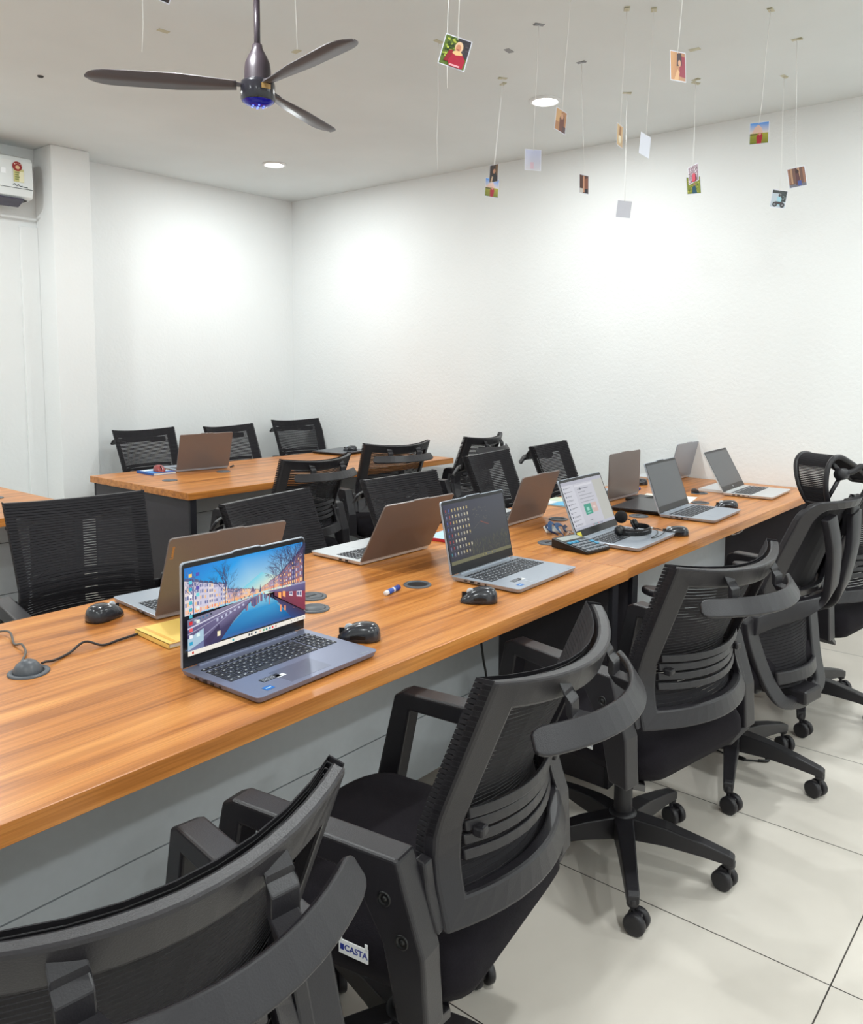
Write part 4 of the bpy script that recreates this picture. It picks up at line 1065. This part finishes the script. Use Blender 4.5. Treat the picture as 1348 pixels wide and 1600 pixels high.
m = MB(); m.tube(smooth_path([(sx - .035, -.2142, -.050), (sx - .025, -.2142, -.043), (sx - .012, -.2142, -.055), (sx - .002, -.2142, -.046), (sx + .010, -.2142, -.056), (sx + .022, -.2142, -.052)], 5), .0022, 6); m.box((sx + .042, -.2142, -.057), (.026, .001, .005)); m.build('script_logo', mat('dark_grey_print', (70, 76, 80), .5), t)
t = tag(MB().box((2.535, YB - .075, 2.615), (.030, .10, .085)).build('pipe_cover', mat('maroon_tape', (92, 40, 46), .6), bevel=.004), 'maroon wrapped pipe end between the air conditioner and the pillar', 'pipe')

# ------------------------------------------------------------------ prints hanging on threads
def picture(kind):
    """list of (polygon in 0..1, colours) drawn back to front"""
    el = lambda cx, cy, rx, ry, n=14: [(cx + rx * math.cos(2 * PI * i / n), cy + ry * math.sin(2 * PI * i / n)) for i in range(n)]
    bx = lambda a, b, c, d: [(a, b), (c, b), (c, d), (a, d)]
    rnd = random.Random(hash(kind) % 1 + len(kind) * 13); out = []
    def speck(cols, n, a, b, c, d, s=.06):
        for i in range(n):
            u, v = a + (c - a) * rnd.random(), b + (d - b) * rnd.random()
            out.append((bx(u, v, min(1, u + s * 1.6), min(1, v + s)), rnd.choice(cols)))
    if kind == 'garden':
        out.append((bx(0, 0, 1, 1), (96, 118, 44))); speck([(150, 170, 60), (60, 84, 30), (190, 200, 80), (40, 60, 26)], 60, 0, .25, .5, .92)
        out.append(([(.52, .45), (1, .38), (1, 1), (.50, 1)], (52, 46, 56))); speck([(70, 60, 70), (40, 36, 44)], 12, .6, .5, .9, .92)
        out.append((el(.60, .70, .16, .19), (232, 196, 160))); out.append((el(.58, .66, .10, .13), (206, 136, 104))); out.append((el(.60, .47, .20, .10), (236, 196, 140)))
        out.append(([(.28, .18), (.36, .46), (.55, .40), (.82, .46), (.96, .30), (.92, 0), (.40, 0)], (176, 20, 54))); out.append(([(.14, .12), (.26, .52), (.40, .56), (.40, .36), (.28, .12)], (150, 24, 40)))
        out.append((bx(.38, .02, .80, .08), (244, 176, 186)))
        out.append(([(.54, .62), (.64, .62), (.62, .58), (.56, .58)], (150, 40, 50)))
    elif kind == 'meadow':
        out.append((bx(0, .48, 1, 1), [(236, 220, 206), (226, 214, 206), (60, 140, 226), (70, 150, 232)])); out.append(([(.1, .48), (.25, .78), (.45, .92), (.62, .76), (.72, .48)], (226, 190, 176)))
        out.append((bx(0, 0, 1, .5), [(110, 120, 30), (120, 126, 34), (176, 170, 60), (160, 160, 50)])); out.append((bx(0, .42, .4, .48), (96, 84, 50))); out.append((bx(0, .10, 1, .15), (140, 140, 40)))
        out.append(([(.38, 0), (.36, .34), (.48, .52), (.62, .50), (.70, .36), (.62, 0)], (176, 26, 50))); out.append((el(.54, .46, .07, .07), (214, 150, 130)))
    elif kind == 'hall':
        out.append((bx(0, 0, 1, 1), (120, 84, 72))); 
        for i in range(7): out.append((bx(i / 7, .1 + .1 * rnd.random(), i / 7 + .11, 1), rnd.choice([(150, 108, 88), (84, 56, 56), (110, 84, 76), (176, 140, 110)])))
        out.append((bx(0, 0, 1, .15), (110, 110, 120))); out.append(([(.40, .1), (.46, .8), (.62, .85), (.68, .1)], (92, 60, 62))); out.append((el(.55, .80, .10, .1), (60, 40, 40))); out.append((bx(.5, .05, .72, .3), (70, 84, 150)))
    elif kind == 'bike':
        out.append((bx(0, 0, 1, 1), (186, 196, 206))); out.append((bx(0, .82, 1, 1), (46, 52, 52))); out.append(([(.62, .35), (1, .35), (1, .95), (.6, .95)], (50, 58, 60))); speck([(110, 120, 120), (36, 40, 40)], 14, .6, .4, .9, .9)
        out.append(([(.40, .15), (.38, .62), (.52, .72), (.70, .55), (.66, .1)], (156, 200, 214))); out.append((el(.52, .72, .08, .09), (70, 60, 60)))
        out.append((el(.28, .16, .17, .15), (40, 40, 44))); out.append((el(.80, .16, .17, .16), (44, 40, 44))); out.append((el(.28, .16, .08, .07), (130, 130, 136))); out.append((el(.80, .16, .08, .07), (130, 130, 136))); out.append((bx(.3, .18, .8, .34), (60, 50, 54)))
    elif kind == 'pattern':
        out.append((bx(0, 0, 1, 1), (150, 126, 136))); speck([(60, 40, 50), (210, 190, 200), (110, 70, 90), (230, 220, 226)], 80, 0, 0, .92, .94, .05)
        out.append(([(.38, .02), (.40, .45), (.56, .55), (.74, .45), (.74, .02)], (196, 36, 70)))
    elif kind == 'leaves':
        out.append((bx(0, 0, 1, 1), (140, 150, 46))); speck([(180, 180, 60), (96, 110, 36), (214, 206, 90)], 40, 0, 0, .9, .94); out.append(([(.36, .0), (.38, .4), (.6, .5), (.72, .0)], (20, 84, 110))); out.append((el(.55, .55, .08, .09), (190, 140, 110)))
    elif kind == 'wall':
        out.append((bx(0, 0, 1, 1), [(206, 150, 104), (180, 130, 96), (170, 120, 90), (214, 164, 116)])); out.append(([(.58, .15), (.62, .9), (1, .86), (1, .12)], (150, 36, 60))); out.append(([(.40, .5), (.44, .95), (.74, 1), (.76, .55)], (64, 44, 50))); out.append((el(.60, .62, .10, .12), (210, 160, 130))); out.append(([(.2, .0), (.45, .4), (.6, .3), (.5, 0)], (222, 176, 130)))
    elif kind == 'portrait':
        out.append((bx(0, 0, 1, 1), (176, 124, 84))); out.append((bx(0, .4, .5, 1), (206, 160, 110))); out.append(([(.40, 0), (.36, .6), (.55, .9), (.8, .8), (.86, 0)], (110, 64, 52))); out.append((el(.58, .74, .14, .14), (200, 150, 120))); out.append((bx(.7, .0, 1, .3), (84, 60, 60)))
    elif kind == 'dark':
        out.append((bx(0, 0, 1, 1), (58, 46, 46))); out.append((bx(.7, .3, 1, 1), (120, 90, 60))); out.append(([(.4, 0), (.4, .5), (.7, .6), (.9, .3), (.9, 0)], (34, 34, 42))); out.append((el(.55, .62, .16, .14), (206, 150, 120))); out.append(([(.1, 0), (.3, .35), (.45, .3), (.35, 0)], (220, 190, 160)))
    elif kind == 'couple':
        out.append((bx(0, 0, 1, 1), (92, 58, 48))); out.append(([(.38, .05), (.40, .95), (.56, .95), (.56, .05)], (216, 160, 130))); out.append(([(.60, .0), (.62, .8), (.94, .9), (.96, .0)], (146, 90, 70))); out.append((bx(0, 0, .4, .25), (214, 206, 200))); out.append((bx(.6, 0, .95, .25), (40, 36, 44)))
    elif kind == 'cream':
        out.append((bx(0, 0, 1, 1), (216, 184, 140))); out.append((el(.5, .35, .25, .22), (240, 226, 200))); out.append(([(.3, .5), (.4, .95), (.7, .9), (.66, .5)], (170, 120, 80)))
    elif kind == 'pale':
        out.append((bx(0, 0, 1, 1), [(206, 204, 212), (208, 204, 212), (196, 200, 228), (198, 202, 230)])); out.append((bx(.32, .05, .55, .38), (216, 186, 200)))
    return out

def hanging_print(label, x, y, z, kind, turn=0, roll=0, w=.074, h=.086, sx=0, sy=0, tape=M_TAPE, back=False, tcol=True):
    """a card on a thread taped to the ceiling; turn: degrees away from facing the camera; (sx, sy): where the tape is relative to the card"""
    t = thing('hanging_print', label, 'photo print', (x, y, z), math.atan2(y, x) - PI / 2 + math.radians(turn), 'small prints hanging on threads')
    R = Matrix.Rotation(math.radians(roll), 4, 'Y')
    MB().box((0, 0, 0), (w, .0008, h), R).build('card', M_CARD, t)
    if kind:
        m = MB(); k = 0; s = 1 if back else -1
        for pts, c in picture(kind):
            k += 1
            m.poly([R @ Vector(((u - .5) * (w - .005) * (-s), s * (.0006 + .00003 * k), (v - .5) * (h - .005))) for u, v in pts], c)
        m.build('picture', M_PIC, t, fixn=False)
    a = t.rotation_euler.z; lx, ly = sx * math.cos(-a) - sy * math.sin(-a), sx * math.sin(-a) + sy * math.cos(-a)
    top = R @ Vector((0, -.001, h / 2 - .006)); end = Vector((lx, ly, CEIL - z))
    mid = [top.lerp(end, f) + Vector((.0025 * math.sin(9 * f + x * 7) * (1 - f), 0, 0)) for f in (0, .2, .4, .6, .8)]
    m = MB(); m.tube(mid + [end - Vector((0, 0, .001))], .0011, 6); m.build('thread', M_STRING, t)
    m = MB(); m.box((0, 0, -.0008), (.045, .022, .0016), Matrix.Translation(end) @ Matrix.Rotation(.5 + x * 3, 4, 'Z')); m.box((.012, 0, -.003), (.02, .018, .001), Matrix.Translation(end) @ Matrix.Rotation(.5 + x * 3, 4, 'Z') @ Matrix.Rotation(.12, 4, 'Y')); m.build('tape', tape, t)
    return t
M_CARD = mat('white_card', (226, 228, 240), .5)
RX_, RY_ = .64, -.768        # picture-right direction on the ceiling
hanging_print('hanging print of a person in red before green garden leaves', 1.633, 1.294, 2.178, 'garden', 8, 16, .068, .074, RX_ * .012, RY_ * .012)
hanging_print('brown hanging print turned sideways just right of the ceiling light', 2.858, 1.737, 2.37, 'portrait', 55, 8, sx=RX_ * .03, sy=RY_ * .03)
hanging_print('hanging print with red and orange, right of the fan at the top', 2.473, 1.094, 2.329, 'wall', 52, -5, sx=RX_ * .02, sy=RY_ * .02)
hanging_print('narrow cream hanging print turned almost edge on', 3.095, 1.605, 2.342, 'cream', 72, 0, sx=RX_ * .015, sy=RY_ * .015)
hanging_print('pale blue back of a hanging print turned sideways near the wall line', 3.167, 1.53, 2.307, None, 57, 8, sx=RX_ * .02, sy=RY_ * .02)
hanging_print('hanging print of a red figure on a meadow under blue sky', 3.455, 1.176, 2.355, 'meadow', -6, 0, sx=RX_ * .025, sy=RY_ * .025)
hanging_print('brown hanging print of an arched hall, rightmost of all prints', 3.846 + RX_ * .028, 1.165 + RY_ * .028, 2.249, 'hall', 10, -10, sx=-RX_ * .028, sy=-RY_ * .028)
hanging_print('grey hanging print with a motorbike, lowest at the right', 4.285, 1.350, 2.246, 'bike', 18, 8)
hanging_print('patterned hanging print with red figure in front of a green one', 4.045, 1.690, 2.372, 'pattern', -50, -8, sx=.016, sy=.01)
hanging_print('green leafy hanging print behind the patterned print', 4.125, 1.720, 2.334, 'leaves', 20, -6, sx=-.02, sy=0)
hanging_print('blank white hanging print lowest in the middle', 4.03, 2.055, 2.24, None, 8, 6)
hanging_print('narrow brown hanging print of two figures against the white wall', 3.516, 2.003, 2.275, 'couple', 55, -2, sx=-.016, sy=.019, tape=M_TAPEG)
hanging_print('pale washed out hanging print left of the brown narrow ones', 3.004, 1.957, 2.283, 'pale', 22, 0, sx=.01, sy=-.012, tape=M_TAPEG)
hanging_print('dark hanging print above a meadow print at the left', 3.42, 2.458, 2.372, 'dark', -55, 4, sx=.026, sy=-.028)
hanging_print('meadow hanging print half covered by the dark print', 3.47, 2.505, 2.316, 'meadow', 28, 3, .078, .092, sx=.045, sy=-.03)
hanging_print('dark hanging print cut off by the top edge, left of the fan', 1.302, 2.037, 2.432, 'dark', -10, 20)

def loose_thread(label, x, y, z, dx=0, dy=0):
    t = thing('loose_thread', label, 'thread', (x, y, z), 0, 'bare threads hanging from the ceiling')
    L = CEIL - z
    m = MB(); m.tube([Vector((dx * f + .004 * math.sin(11 * f + x * 5) * (1 - f), dy * f, .001 + (L - .002) * f)) for f in [i / 8 for i in range(9)]], .0011, 6); m.build('thread', M_STRING, t)
    MB().box((dx, dy, L - .001), (.045, .022, .002), None).build('tape', M_TAPE, t)
loose_thread('bare white thread left of the ceiling fan', 1.259, 2.067, 2.250, .01, -.01)
loose_thread('bare white thread just right of the ceiling fan', 1.524, 1.751, 2.259, 0, 0)
loose_thread('bare white thread hanging behind the garden print', 1.694, 1.37, 2.125, .012, -.012)
loose_thread('long bare white thread reaching down to the wall line', 2.885, 2.382, 2.283, .004, 0)
def tape_bit(label, x, y, mm):
    o = MB().box((0, 0, 0), (.048, .026, .0024)).build('tape_piece', mm, loc=(x, y, CEIL - .0013), rz=x * 3); tag(o, label, 'tape', 'tape pieces left on the ceiling')
tape_bit('small cream tape piece on the ceiling left of the fan rod', 2.064, 3.219, M_TAPE)
tape_bit('small cream tape piece on the ceiling right of the fan', 2.573, 2.954, M_TAPE)
tape_bit('grey tape piece on the ceiling above the light', 3.171, 2.204, M_TAPEG)
tape_bit('cream tape piece on the ceiling right of the orange print', 3.68, 1.552, M_TAPE)
o = MB(); o.lathe([(.0005, -.006), (.012, -.006), (.016, 0)], 14); o = o.build('ceiling_hook', M_CABLE, loc=(1.991, 4.187, CEIL)); tag(o, 'small dark spot hook on the ceiling at the left', 'hook')
